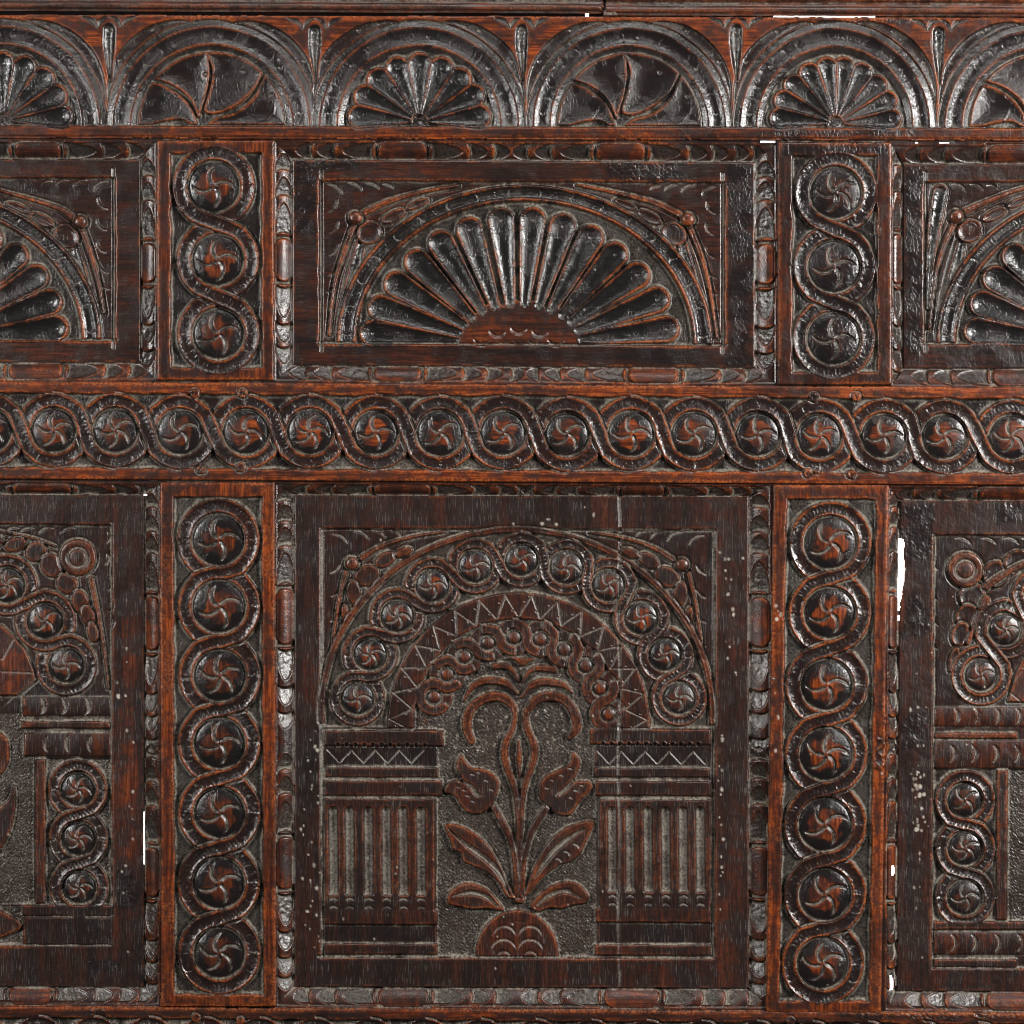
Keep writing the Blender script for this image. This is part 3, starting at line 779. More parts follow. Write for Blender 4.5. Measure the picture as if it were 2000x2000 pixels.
def spandrel_up(B, bx, by, m, ytop, ybot, rib_top, rib_bot, gl=.0):
    """corner ornament: button, two ribs, petals; m=1 for a left corner, -1 for a right corner"""
    z = PZ
    P = catmull([(bx + m * 14, by - 8)] + rib_top, 6)
    B.band(P, np.linspace(6.0, 2.5, len(P)), z - .5, 1.5, lab=B.piece('rib'), moat=5, red=.55, black=.4, rimred=.5)
    P2 = catmull([(bx - m * 4, by + 16)] + rib_bot, 6)
    B.band(P2, np.linspace(5.5, 2.5, len(P2)), z - .5, 1.5, lab=B.piece('rib'), moat=5, red=.55, black=.4, rimred=.5)
    # long hollow leaf inside the falling rib
    P3 = catmull([(bx + m * 12, by + 44), (bx + m * 2, by + 90), (bx - m * 12, by + 140), (bx - m * 26, by + 190), (bx - m * 36, by + 226)], 6)
    B.band(P3, np.interp(np.linspace(0, 1, len(P3)), [0, .3, .7, 1], [9, 13, 9, 3]), z - 2, 5.5, rim=.1, lab=B.piece('leaf'), moat=3, black=.95, red=0)
    for (ox, oy, r1, r2, rot) in ((27, 29, 25, 22, 0.4), (76, -4, 27, 11, .45), (122, -28, 24, 8, .4)):
        c = np.array([bx + m * ox, by + oy]); a = np.linspace(0, 2 * PI, 12, endpoint=False)
        q = np.stack([r1 * np.cos(a), r2 * np.sin(a)], -1)
        q = np.stack([m * (q[:, 0] * math.cos(rot) + q[:, 1] * math.sin(rot)), -q[:, 0] * math.sin(rot) + q[:, 1] * math.cos(rot)], -1)
        B.poly(c + q, z - 1.5, B.piece('petal'), 3, hollow=4.5, span=14, moat=4, red=.35, black=.6)
    B.arc(bx + m * 30, by + 24, 13, 0, 150, 3, 2)
    W = B.win(bx - 24, bx + 24, by - 24, by + 24)
    if W is not None:
        rr = np.hypot(B.X[W] - bx, B.Y[W] - by)
        B.H[W] -= 5 * np.exp(-((rr - 16) / 2.6) ** 2)
        B.put(W, 13.5 - rr, z - 5 + 9 * np.sqrt(np.clip(1 - (rr / 14) ** 2, 0, 1)), B.piece('button'), 1.5, .75 * np.exp(-(rr / 9) ** 2), .3)

def upper_panel(B, cx, x0, x1, y0, y1, rx, ry, yb, tips, hubc, corners, redp=.12):
    z = PZ
    # sunk field with a scribed border
    fx0, fx1, fy0, fy1 = x0, x1, y0, y1
    B.rect(fx0, fx1, fy0, fy1, z - 5, None, 2.0, redp * .8, .45, wob=1.2)
    W = B.win(fx0 - 8, fx1 + 8, fy0 - 20, fy1 + 4)
    for xx in (fx0 + 4, fx1 - 4):
        B.cut(np.array([(xx, fy0 - 18), (xx + .5, (fy0 + fy1) / 2), (xx, fy1 + 14)]), 3.5, 3.5)
    # scalloped tongues along the border
    for m, (bx, by, rt, rb) in corners:
        xe = fx0 if m > 0 else fx1
        for k_, (ox, oy, a, r) in enumerate(((30, 14, 55, 22), (72, 9, 60, 20), (108, 7, 65, 18), (140, 5, 70, 14))):
            B.arc(xe + m * (ox - 8), fy0 + oy + 14, r, (a if m > 0 else 180 - a) - 55, (a if m > 0 else 180 - a) + 55, 7, 3.5, out=False)
        for k_, (ox, oy) in enumerate(((12, 42), (14, 84), (14, 128), (10, 168), (8, 200))):
            a = -35
            B.arc(xe + m * (ox + 4), fy0 + oy, 19, (a if m > 0 else 180 - a) - 55 + 180 * 0, (a if m > 0 else 180 - a) + 55, 6, 3.5, out=False)
        spandrel_up(B, bx, by, m, fy0, fy1, rt, rb)
    # arch
    W = B.win(cx - rx - 10, cx + rx + 10, yb - ry - 10, yb + 1)
    if W is not None:
        X, Y = B.X[W], B.Y[W]
        dx, dy = X - cx, yb - Y
        ro = np.hypot(dx / rx, dy / ry); ri = np.hypot(dx / (rx - 43), dy / (ry - 36))
        do = (1 - ro) * (ry + (rx - ry) * np.abs(dx) / np.maximum(np.hypot(dx, dy), 1)); di = (ri - 1) * (ry - 36 + (rx - ry) * np.abs(dx) / np.maximum(np.hypot(dx, dy), 1))
        bw = do + di; u = np.clip(do / np.maximum(bw, 1), 0, 1)
        h = np.interp(u, [0, .05, .12, .17, .3, .5, .7, .83, .88, .95, 1], [-8, -3, 1.2, .2, -4.0, -5.6, -4.0, .2, 1.2, -3, -8]) + z
        B.put(W, np.minimum(do, di) , h, B.piece('arch_band'), 1.4, .05, .9)
        wr = np.exp(-((u - .12) / .05) ** 2) + np.exp(-((u - .88) / .05) ** 2)
        B.xwear[W] = np.maximum(B.xwear[W], .8 * wr * (np.minimum(do, di) > 0) * ss(vnoise(X, Y, 40, seed=24), -.7, .1))
        # field of the shell
        d2 = np.where(dy > 0, -di, -5)
        B.put(W, d2, z - 10, None, 1.6, .05, .85)
        B.xdust[W] = np.maximum(B.xdust[W], .22 * ss(d2, 0, 4))
        for q in range(26):
            a = math.radians(5 + 170 * q / 25); f = .935
            px, py = cx + (rx - 21) * math.cos(a), yb - (ry - 18) * math.sin(a)
            if q % 3 == 2:
                for _ in range(4): B.dot(px + rng.uniform(-6, 6), py + rng.uniform(-6, 6), 1.6, 1)
            else:
                t_ = math.degrees(a) + (90 if q % 3 else -90)
                B.arc(px, py, 11.5, t_ - 78, t_ + 78, 2.4, 1.7)
    vc, hub = hubc
    lh = B.piece('shell_hub')
    W = B.win(hub[0] - hub[2] - 20, hub[0] + hub[2] + 20, hub[1] - hub[3] - 20, yb + 3)
    if W is not None:
        X, Y = B.X[W], B.Y[W]
        an = np.arctan2(hub[1] - Y, X - hub[0])
        rr = np.hypot((X - hub[0]) / hub[2], (Y - hub[1]) / hub[3])
        sca = 1.02 + .12 * np.abs(np.sin(an * 6.5))
        B.put(W, (sca - rr) * (hub[2] + hub[3]) / 2, z + .5, lh, 1.5, .42, .1)
        for q in range(5):
            a = math.radians(30 + 30 * q)
            B.arc(hub[0] + 84 * math.cos(a), hub[1] - 46 * math.sin(a), 17, 200, 330, 9, 4.0)
        for q in range(3): B.arc(hub[0] + 30 * (q - 1), hub[1] - 18, 12, 200, 340, 4, 2.4)
    for t in tips:
        v = np.array(t) - np.array(vc); a = math.atan2(-v[1], v[0])
        # start on the hub's outline
        st_ = np.array([hub[0] + (hub[2] + 3) * math.cos(a), hub[1] - (hub[3] + 3) * math.sin(a)])
        lobe(B, st_, t, 10.5, 27.5, z + 1.0, 7.5, B.piece('shell_lobe'), .65, inner=.84)
    W = B.win(fx0 - 4, fx1 + 4, yb - 2, yb + 8)
    if W is not None: B.H[W] -= 2.5 * np.exp(-((B.Y[W] - yb - 1) / 2.0) ** 2)

# ---- upper bays
B = Board('shell_panel', 528, 1526, 268, 756, M_UP, .006, cx=1000, label='upper panel with a large fourteen-lobed shell under an arch')
B.red = .13 + .14 * vnoise(B.X, B.Y, 160, 14, seed=35); B.black = .5 * ss(vnoise(B.X, B.Y, 90, 30, seed=36), -.2, .6)
ring(B, 533, 1519, 275, 748, 569, 1477, 311, 715,
     dict(t=[(738, 833), (1165, 1260)], b=[(730, 822), (1229, 1326)], l=[(467, 551)], r=[(472, 551)]))
tips = [(700, 649), (717, 594), (751, 541), (795, 492), (847, 451), (908, 422), (976, 402), (1043, 401), (1107, 414), (1167, 438), (1219, 474), (1267, 518), (1309, 572), (1329, 636)]
upper_panel(B, 1025, 622, 1417, 352, 672, 371, 313, 669, tips, ((1017, 692), (1014, 676, 122, 82)),
            [(1, (693, 425, [(760, 392), (830, 372), (893, 361)], [(668, 500), (651, 560), (641, 655)])),
             (-1, (1345, 424, [(1280, 392), (1200, 372), (1130, 358)], [(1370, 492), (1388, 560), (1402, 655)]))], .25)
lumps(B, 1190, 1330, 314, 347, 1.1, 5, seed=81, soft=8)
lumps(B, 1424, 1472, 320, 705, .55, 5, seed=82, soft=16)
lumps(B, 575, 616, 315, 460, .7, 6, seed=83, soft=14)
lumps(B, 575, 700, 312, 330, .6, 6, seed=84, soft=10)
# slit by the top right mitre
B.hole |= (B.X > 1487) & (B.X < 1514) & (B.Y < 274.6) & (B.Y > 271.0)
B.build(skirt=False, wear=.9, dust=.6, rough=.55, dtop=.2)

B = Board('shell_panel', XL, 313, 268, 752, M_UP, .002, cx=150, label='left upper panel showing half a shell arch')
B.red = .12 + .10 * vnoise(B.X, B.Y, 160, 14, seed=37); B.black = .45 * ss(vnoise(B.X, B.Y, 90, 30, seed=38), -.2, .6)
ring(B, -760, 306, 274, 743, -720, 272, 308, 707, dict(t=[(26, 116)], b=[(15, 119)], r=[(474, 550)]))
LC = -174
t2 = []
for a in np.linspace(4, 176, 14):
    ar = math.radians(a); t2.append((LC - 6 + 312 * math.cos(ar), 655 - 254 * math.sin(ar)))
upper_panel(B, LC, -560, 222, 345, 664, 371, 300, 661, t2, ((LC - 6, 680), (LC - 8, 668, 122, 82)),
            [(-1, (153, 431, [(110, 404), (50, 385), (-20, 366)], [(176, 500), (190, 555), (200, 610)]))], .2)
B.build(skirt=False, wear=.9, dust=.6, rough=.5, dtop=.2)

B = Board('shell_panel', 1734, XR, 272, 762, M_UP, .002, cx=1870, label='right upper panel showing the left end of a shell arch')
B.red = .12 + .12 * vnoise(B.X, B.Y, 160, 14, seed=39); B.black = .5 * ss(vnoise(B.X, B.Y, 90, 30, seed=40), -.4, .5)
ring(B, 1741, 2790, 280, 756, 1766, 2750, 317, 719, dict(t=[(1933, 2030)], b=[(1942, 2040)], l=[(456, 553)]), .3)
RC = 2186
t3 = []
for a in np.linspace(4, 176, 14):
    ar = math.radians(a); t3.append((RC + 302 * math.cos(ar), 660 - 262 * math.sin(ar)))
upper_panel(B, RC, 1808, 2560, 353, 671, 356, 306, 668, t3, ((RC, 690), (RC, 676, 122, 82)),
            [(1, (1871, 420, [(1930, 392), (2000, 366), (2080, 356)], [(1846, 480), (1828, 550), (1819, 640)]))], .08)
P3 = catmull([(1840, 372), (1834, 410), (1826, 460), (1820, 520), (1815, 600)], 6)
B.band(P3, np.interp(np.linspace(0, 1, len(P3)), [0, .3, .7, 1], [15, 15, 9, 3]), PZ - 1, 5.5, rim=.1, lab=B.piece('leaf'), moat=3, black=.95, red=0)
for y_ in (410, 445, 480, 520): B.arc(1808, y_, 16, -60, 30, 6, 4, out=False)
lumps(B, 1770, 1805, 320, 700, .5, 5, seed=85, soft=10)
xm, ym = B.X[:-1, :-1], B.Y[:-1, :-1]
B.fhole |= (xm > 1762) & (ym <= 278.2) & (B.Y[1:, 1:] > 278.2) & (vnoise(xm, xm * 0, 22, seed=3) > .5)
B.build(skirt=False, wear=.45, dust=.45, rough=.8, dtop=.2)

# ---- lower bays
def joint(B, x, y0, y1):
    P = np.array([(x + 2.0 * math.sin(k * 1.7), y0 + (y1 - y0) * k / 12) for k in range(13)])
    B.cut(P, 2.2, 2.4)
    r = B.near(P, 6)
    if r is not None: B.xdust[r[0]] = np.where(r[1] < 5, B.xdust[r[0]] * .45, B.xdust[r[0]])
    r = B.near(P, 6)
    if r is not None: B.xdust[r[0]] = np.maximum(B.xdust[r[0]], 0.10 * ss(7 - r[1], 0, 6) * ss(vnoise(B.X[r[0]], B.Y[r[0]], 20, seed=3), -.4, .4))

def tongues(B, x0, x1, y0, y1, xs, h, flipc=False):
    """ovolo slab notched by curved cuts"""
    lab = B.piece('capital_band')
    mid = (y0 + y1) / 2; hh = (y1 - y0) / 2
    B.rect(x0, x1, y0, y1, lambda X, Y, d: h - 3.0 * ((Y - mid) / hh) ** 2, lab, 1.8, .35, .45)
    for x in xs:
        B.arc(x + (24 if flipc else -24), mid - 2, 24, (140 if flipc else -48), (228 if flipc else 40), 9, 4.5, out=not True if flipc else True)

def slab(B, x0, x1, y0, y1, h, name='capital_band', red=.13, black=.4, notch=0):
    lab = B.piece(name)
    B.rect(x0, x1, y0, y1, h, lab, 1.6, red, black, wob=.9)
    if notch:
        n = int((x1 - x0 - 30) / 17)
        for k in range(n): B.dot(x0 + 26 + 17 * k, y1, 4.5, 3.5)

def pilaster(B, x0, x1, flutes, y0, y1, fy0, fy1, h):
    lab = B.piece('pilaster')
    B.rect(x0, x1, y0, y1, h, lab, 1.6, .13, .4, wob=.9)
    for fx in flutes:
        lf = B.piece('flute', parent=lab)
        P = np.array([(fx, fy0 + 9), (fx + .8, (fy0 + fy1) / 2), (fx + 1.5, fy1)])
        r = B.near(P, 10)
        if r is None: continue
        W, D, V, S, HW, acc = r
        e = np.clip(1 - (D / HW) ** 2, 0, 1)
        fade = ss(fy1 + 2 - B.Y[W], 0, 4)
        B.H[W] -= 7.5 * e ** .6 * fade
        B.L[W][(e > 0) & (B.Y[W] < fy1 + 2)] = lf
        B.xdust[W] = np.maximum(B.xdust[W], .24 * ss(e, .1, .5) * fade)
        B.arc(fx + 1.5, fy1 + 14, 8, 10, 170, 6, 3.5, out=False)
        B.arc(fx + 1.5, fy1 + 30, 8, 10, 170, 6, 3.0, out=False)
        B.arc(fx, fy0 - 2, 13, 25, 155, 1.8, 1.0)

def lower_spandrel(B, bx, by, m, xe, ye):
    z = PZ
    for P, w0 in (([(bx + m * 18, by - 10), (bx + m * 60, by - 34), (bx + m * 118, by - 52), (bx + m * 180, by - 62)], 5), ([(bx - m * 12, by + 18), (bx - m * 24, by + 66), (bx - m * 34, by + 130), (bx - m * 44, by + 210)], 4.5)):
        Q = catmull(P, 6); B.band(Q, np.linspace(w0, 1.8, len(Q)), z - 1, .8, lab=B.piece('rib'), moat=4, red=.45, black=.4)
    for ox, oy, r1, r2, rot in ((30, 24, 26, 20, .4), (66, -8, 23, 14, .5), (102, -22, 18, 9, .35), (4, 58, 14, 25, .2), (-12, 104, 8, 22, .25)):
        a = np.linspace(0, 2 * PI, 12, endpoint=False); q = np.stack([r1 * np.cos(a), r2 * np.sin(a)], -1)
        q = np.stack([m * (q[:, 0] * math.cos(rot) + q[:, 1] * math.sin(rot)), -q[:, 0] * math.sin(rot) + q[:, 1] * math.cos(rot)], -1)
        B.poly(np.array([bx + m * ox, by + oy]) + q, z - 1.5, B.piece('petal'), 3, dome=.6, span=6, moat=2.8, red=.26, black=.5)
    for ox, oy, r in ((34, 22, 24), (78, 14, 22), (114, 10, 19), (148, 7, 16)):
        B.arc(xe + m * (ox - 8), ye + oy + 10, r, 5 if m > 0 else 65, 115 if m > 0 else 175, 7, 3.5, out=False)
    for oy in (66, 112, 160, 206, 250):
        B.arc(xe + m * 14, ye + oy, 20, -90 if m > 0 else 180, 0 if m > 0 else 270, 7, 3.5, out=False)
    W = B.win(bx - 24, bx + 24, by - 24, by + 24)
    rr = np.hypot(B.X[W] - bx, B.Y[W] - by)
    B.H[W] -= 4 * np.exp(-((rr - 16) / 2.6) ** 2)
    B.put(W, 13 - rr, z - 5 + 8 * np.sqrt(np.clip(1 - (rr / 14) ** 2, 0, 1)), B.piece('button'), 1.5, .7 * np.exp(-(rr / 8) ** 2), .3)

def big_button(B, x, y, R):
    W = B.win(x - R - 8, x + R + 8, y - R - 8, y + R + 8)
    rr = np.hypot(B.X[W] - x, B.Y[W] - y)
    B.H[W] -= 4 * np.exp(-((rr - R - 2) / 2.6) ** 2)
    lb = B.piece('button')
    B.put(W, R - rr, PZ - 1 - 5 * np.exp(-((rr - R * .53) / 3.2) ** 2) + 1.5 * np.exp(-(rr / (R * .35)) ** 2) - 1.5 * ss(rr, R * .85, R), lb, 1.5, .4, .35)
    B.xdust[W] = np.maximum(B.xdust[W], .5 * np.exp(-((rr - R * .53) / 3) ** 2) * (B.Y[W] > y))

B = Board('tulip_panel', 528, 1524, 938, 1982, M_LOW, .004, cx=1000, label='lower panel with a tulip plant under an arch on fluted pilasters')
B.red = .07 + .09 * vnoise(B.X, B.Y, 16, 220, seed=43) + .05 * ss(B.X, 1100, 1450); B.black = .35 * ss(vnoise(B.X, B.Y, 70, 120, seed=44), -.1, .6)
ring(B, 536, 1508, 945, 1971, 573, 1465, 968, 1933,
     dict(t=[(731, 840), (1215, 1298)], b=[(738, 836), (1180, 1289)], l=[(1152, 1261), (1638, 1740)], r=[(1165, 1263), (1654, 1749)]), .40)
z = PZ; GR = z - 9.5
B.rect(628, 1397, 1035, 1873, z - 6, None, 2.0, .16, .55, wob=1.0)
B.cut(np.array([(627, 1034), (626, 1400), (628, 1875)]), 4, 3); B.cut(np.array([(1398, 1036), (1396, 1400), (1393, 1850)]), 4, 3)
for p_ in ([(627, 1036), (1397, 1034)], [(622, 1873), (1392, 1872)]): B.cut(np.array(p_, float), 4, 2.6)
lower_spandrel(B, 686, 1102, 1, 628, 1036); lower_spandrel(B, 1334, 1102, -1, 1397, 1036)
# thin outer arch
a = np.radians(np.linspace(183, -3, 60)); P = np.stack([1010 + 383 * np.cos(a), 1392 - 357 * np.sin(a)], -1)
W = B.win(630, 1396, 1036, 1424); rr = np.hypot((B.X[W] - 1010) / 383, (B.Y[W] - 1392) / 357)
B.put(W, (1 - rr) * 370, GR, None, 2.0, .08, .6)
B.xdust[W] = np.maximum(B.xdust[W], 0.11 * ss((1 - rr) * 370, 0, 4))
B.band(P, 5.5, z - 1.5, 1.0, lab=B.piece('arch_rib'), moat=3, red=.35, black=.5, rimred=.2)
# zigzag arch
lz = B.piece('zigzag_arch')
rr = np.hypot(B.X[W] - 1013, B.Y[W] - 1415)
d = np.minimum(257 - rr, rr - 205); d = np.minimum(d, 1425 - B.Y[W])
B.put(W, d, z - 1.8, lz, 1.6, .20, .3); B.xdust[W] *= (1 - .9 * ss(d, -1, 1))
W3 = B.win(756, 802, 1400, 1424); B.rect(756, 840, 1402, 1424, z - 1.8, lz, 1.6, .20, .3); B.rect(1226, 1272, 1402, 1424, z - 1.8, lz, 1.6, .20, .3)
zz = []
for k in range(33):
    an = math.radians(184 - 188 * k / 32); R = 253 if k % 2 else 210
    zz.append((1013 + R * math.cos(an), 1415 - R * math.sin(an)))
B.cut(np.array(zz), 2.3, 2.3, False)
for k in range(32):
    an = math.radians(184 - 188 * (k + .5) / 32); R = 240 if k % 2 == 0 else 222
    B.dot(1013 + R * math.cos(an), 1415 - R * math.sin(an), 2.2, 1.4)
# inside of the arch and between the pilasters: matted ground
W = B.win(790, 1230, 1200, 1426); rr = np.hypot(B.X[W] - 1013, B.Y[W] - 1415)
B.put(W, np.minimum(205 - rr, 1430 - B.Y[W]), GR - .5, None, 2.0, .05, .5); B.xdust[W] = np.maximum(B.xdust[W] * (rr > 205), .10 * (rr < 204))
B.rect(852, 1166, 1418, 1872, GR - .5, None, 2.0, .05, .5)
W = B.win(853, 1165, 1420, 1870); B.xdust[W] = np.maximum(B.xdust[W], .10)
# guilloche arch
gb = [(697, 1367), (722, 1280), (775, 1205), (844, 1145), (928, 1107), (1019, 1094), (1107, 1108), (1190, 1143), (1254, 1207), (1301, 1279), (1328, 1364)]
guilloche(B, gb, 44, 10.6, 31.5, GR, z - .3, hatch=.9, hollow=2.6, redb=.75, rimred=.6)
# little guilloche
gs = [(847, 1364), (873, 1319), (907, 1284), (953, 1257), (1004, 1246), (1056, 1249), (1103, 1269), (1145, 1301), (1173, 1345), (1190, 1396)]
guilloche(B, gs, 26, 10.5, 14, GR, z - 2.2, hatch=0, hollow=.5, small=True, rimred=.25, marks=False, ends=(True, True))
W = B.win(800, 1230, 1200, 1424); m_ = (B.L[W] > 0)
B.black[W] = np.where(m_, np.minimum(B.black[W], .35), B.black[W]); B.red[W] = np.where(m_, np.maximum(B.red[W], .24), B.red[W])
# pilasters
slab(B, 633, 865, 1430, 1459, z - 1.2, notch=1); slab(B, 634, 853, 1463, 1498, z - 6.5, 'zigzag_band', .12, .7)
slab(B, 635, 856, 1502, 1521, z - 2.2); slab(B, 633, 863, 1528, 1557, z - 1.2)
slab(B, 1152, 1390, 1425, 1455, z - 1.2, notch=1); slab(B, 1163, 1390, 1458, 1497, z - 6.5, 'zigzag_band', .12, .7)
slab(B, 1161, 1388, 1501, 1519, z - 2.2); slab(B, 1164, 1389, 1527, 1555, z - 1.2)
for x0, n, st in ((638, 9, 24), (1168, 10, 24)):
    B.cut(np.array([(x0 + st * k * .98, 1468 if k % 2 == 0 else 1493) for k in range(n)], float), 2.2, 2.0, False)
pilaster(B, 633, 848, (649, 681, 718, 753, 786, 821), 1563, 1788, 1579, 1752, z - 1.5)
pilaster(B, 1172, 1390, (1196, 1231, 1266, 1301, 1335, 1369), 1563, 1788, 1577, 1744, z - 1.5)
slab(B, 633, 853, 1783, 1810, z - 1.0, 'plinth', .25, .45); slab(B, 1164, 1390, 1777, 1804, z - 1.0, 'plinth', .28, .4)
slab(B, 634, 850, 1813, 1844, z - 6, 'plinth', .1, .6); slab(B, 1168, 1390, 1808, 1843, z - 6, 'plinth', .1, .6)
slab(B, 633, 853, 1848, 1868, z - 1.5, 'plinth', .22, .5); slab(B, 1162, 1390, 1848, 1868, z - 1.5, 'plinth', .25, .45)
# the plant
TOPF = z - 1.8
def fl(P, hw, name, n=6, **k): 
    Q = catmull(P, n); h_ = hw if np.ndim(hw) == 0 else np.interp(np.linspace(0, 1, len(Q)), np.linspace(0, 1, len(hw)), hw)
    B.band(Q, h_, TOPF, k.pop('hollow', .4), lab=B.piece(name), red=.26, black=.25, moat=1.5, rimred=.4, **k)
B.poly([(995, 1285), (1020, 1286), (1046, 1287), (1036, 1293), (1021, 1302), (1008, 1293)], TOPF, B.piece('palmette_leaf'), 4, red=.5, moat=2)
fl([(966, 1303), (986, 1302), (1003, 1312), (1013, 1332)], (6.5, 6, 4, 1.5), 'palmette_leaf')
fl([(1082, 1309), (1054, 1306), (1034, 1313), (1019, 1334)], (6.5, 6, 4, 1.5), 'palmette_leaf')
fl([(905, 1372), (919, 1347), (941, 1333), (965, 1331), (990, 1337), (1011, 1356)], (1.5, 5.5, 7, 7.5, 6.5, 2.5), 'palmette_leaf')
fl([(1118, 1354), (1104, 1341), (1084, 1335), (1058, 1333), (1036, 1342), (1019, 1363)], (2, 5.5, 7, 7.5, 6.5, 2.5), 'palmette_leaf')
fl([(921, 1450), (912, 1429), (912, 1406), (921, 1385), (941, 1369), (963, 1362), (985, 1366), (1001, 1380), (1006, 1401), (1001, 1426), (990, 1447), (985, 1471), (989, 1498), (999, 1524), (1008, 1556), (1013, 1600), (1014, 1680), (1013, 1758)],
   (7, 9, 9.5, 9, 9, 9.5, 9, 7, 5, 5, 6.5, 7, 6.5, 6, 5.5, 6, 7, 9), 'palmette_stem')
fl([(1113, 1441), (1126, 1425), (1126, 1406), (1117, 1384), (1100, 1367), (1076, 1361), (1053, 1366), (1036, 1381), (1026, 1403), (1031, 1428), (1041, 1450), (1045, 1471), (1039, 1498), (1028, 1527), (1021, 1560), (1017, 1600), (1016, 1680), (1016, 1758)],
   (6, 8.5, 9.5, 9, 9, 9.5, 9, 8, 6.5, 6.5, 7, 7, 6.5, 6, 5.5, 6, 7, 10), 'palmette_stem')
fl([(1013, 1450), (1014, 1482), (1014, 1520)], (1.5, 5, 1.5), 'palmette_bud')
fl([(962, 1575), (982, 1611), (998, 1644), (1006, 1690), (1010, 1750)], (6.5, 6.5, 6, 5, 6), 'flower_stem')
fl([(1071, 1577), (1047, 1611), (1032, 1644), (1023, 1690), (1019, 1750)], (6.5, 6.5, 6, 5, 6), 'flower_stem')
def leafp(P, vein, vw, name):
    B.poly(P, TOPF, B.piece(name), 4, red=.25, black=.25, moat=2, rim=.35)
    if vein is not None:
        Q = catmull(vein, 6); B.cut(Q, np.interp(np.linspace(0, 1, len(Q)), [0, .3, .75, 1], [1, vw, vw, 1.5]), 6.0)
leafp([(868, 1615), (892, 1613), (924, 1628), (952, 1652), (974, 1689), (995, 1736), (1006, 1758), (989, 1754), (974, 1728), (952, 1708), (924, 1695), (903, 1685), (900, 1669), (885, 1663), (877, 1641)],
      [(877, 1624), (915, 1656), (952, 1683), (978, 1711), (996, 1752)], 7, 'leaf')
leafp([(1160, 1607), (1119, 1613), (1088, 1631), (1064, 1657), (1047, 1689), (1034, 1723), (1024, 1752), (1037, 1745), (1058, 1719), (1086, 1697), (1095, 1691), (1116, 1685), (1133, 1672), (1146, 1646)],
      [(1142, 1620), (1105, 1644), (1073, 1674), (1045, 1717)], 7, 'leaf')
leafp([(984, 1782), (970, 1760), (950, 1739), (920, 1728), (896, 1732), (877, 1747), (874, 1769), (900, 1775), (920, 1780), (952, 1778)],
      [(885, 1754), (918, 1747), (948, 1754), (972, 1773)], 6, 'leaf')
leafp([(1036, 1771), (1051, 1752), (1075, 1734), (1103, 1724), (1129, 1728), (1147, 1745), (1151, 1760), (1142, 1767), (1119, 1771), (1097, 1778), (1075, 1776), (1051, 1784)],
      [(1049, 1771), (1073, 1752), (1106, 1743), (1134, 1756)], 6, 'leaf')
leafp([(901, 1477), (909, 1488), (922, 1501), (944, 1504), (965, 1515), (975, 1531), (971, 1555), (960, 1576), (944, 1590), (925, 1593), (909, 1587), (898, 1574), (887, 1557), (867, 1550), (874, 1533), (890, 1526), (906, 1531), (895, 1512), (890, 1493)],
      [(900, 1527), (920, 1539), (931, 1553), (940, 1557)], 5.5, 'tulip')
leafp([(1118, 1471), (1132, 1482), (1133, 1498), (1126, 1517), (1118, 1528), (1135, 1527), (1151, 1528), (1159, 1539), (1148, 1552), (1135, 1566), (1126, 1579), (1116, 1593), (1100, 1595), (1083, 1590), (1073, 1576), (1057, 1566), (1051, 1550), (1054, 1533), (1067, 1517), (1089, 1506), (1108, 1496), (1116, 1485)],
      [(1122, 1526), (1100, 1547), (1086, 1556)], 5.5, 'tulip')
for x, y in ((921, 1520), (933, 1516), (948, 1532), (958, 1550), (893, 1545), (905, 1551), (912, 1562), (922, 1573), (1113, 1508), (1096, 1521), (1078, 1531), (1067, 1546), (1136, 1541), (1124, 1551), (1114, 1565)):
    B.arc(x, y, 5, 20, 130, 3, 2.6)
for x, y in ((917, 1668), (940, 1686), (956, 1697)): B.arc(x, y, 10, 20, 140, 4, 2.5)
for x, y in ((1122, 1662), (1104, 1676), (1088, 1690)): B.arc(x, y, 10, 0, 110, 5, 3)
lm = B.piece('mound')
W = B.win(915, 1105, 1770, 1872); rr = np.hypot((B.X[W] - 1010) / 82, (B.Y[W] - 1872) / 91)
B.put(W, np.minimum((1 - rr) * 85, 1872 - B.Y[W]), TOPF, lm, 1.6, .36, .25)
for x, y, r in ((985, 1838, 24), (1036, 1838, 24), (984, 1866, 26), (1036, 1866, 26), (984, 1880, 16), (1036, 1880, 16)): B.arc(x, y, r, 12, 168, 7, 3.2, out=True)
B.arc(1010, 1862, 58, 60, 120, 2, 1.2)
joint(B, 1210, 968, 1932)
B.spots(596, 624, 1420, 1560, 16); B.spots(590, 628, 1560, 1860, 34); B.spots(1400, 1456, 1060, 1320, 22, (1.4, 5)); B.spots(1400, 1420, 1380, 1780, 26)
B.spots(630, 860, 1420, 1850, 26, (1, 2)); B.spots(800, 1250, 1300, 1900, 40, (1, 2)); B.spots(900, 1300, 975, 1030, 10, (1.4, 4)); B.spots(640, 1390, 1050, 1400, 50, (.9, 1.8))
# matted ground: tiny punch marks
W = B.win(800, 1230, 1205, 1872)
gm = ss(-(B.H[W] - PZ), 8.0, 9.2)
B.H[W] += gm * rng.normal(0, .55, B.H[W].shape)
for q in range(70):
    x, y = rng.uniform(880, 1140), rng.uniform(1370, 1470)
    W2 = B.win(x - 5, x + 5, y - 5, y + 5); r2 = np.hypot(B.X[W2] - x, B.Y[W2] - y)
    B.xdust[W2] = np.maximum(B.xdust[W2], .9 * ss(rng.uniform(2, 5) - r2, 0, 3) * (B.H[W2] < PZ - 7))
B.build(skirt=False, wear=.5, dust=1.35, rough=.5, dtop=.7)

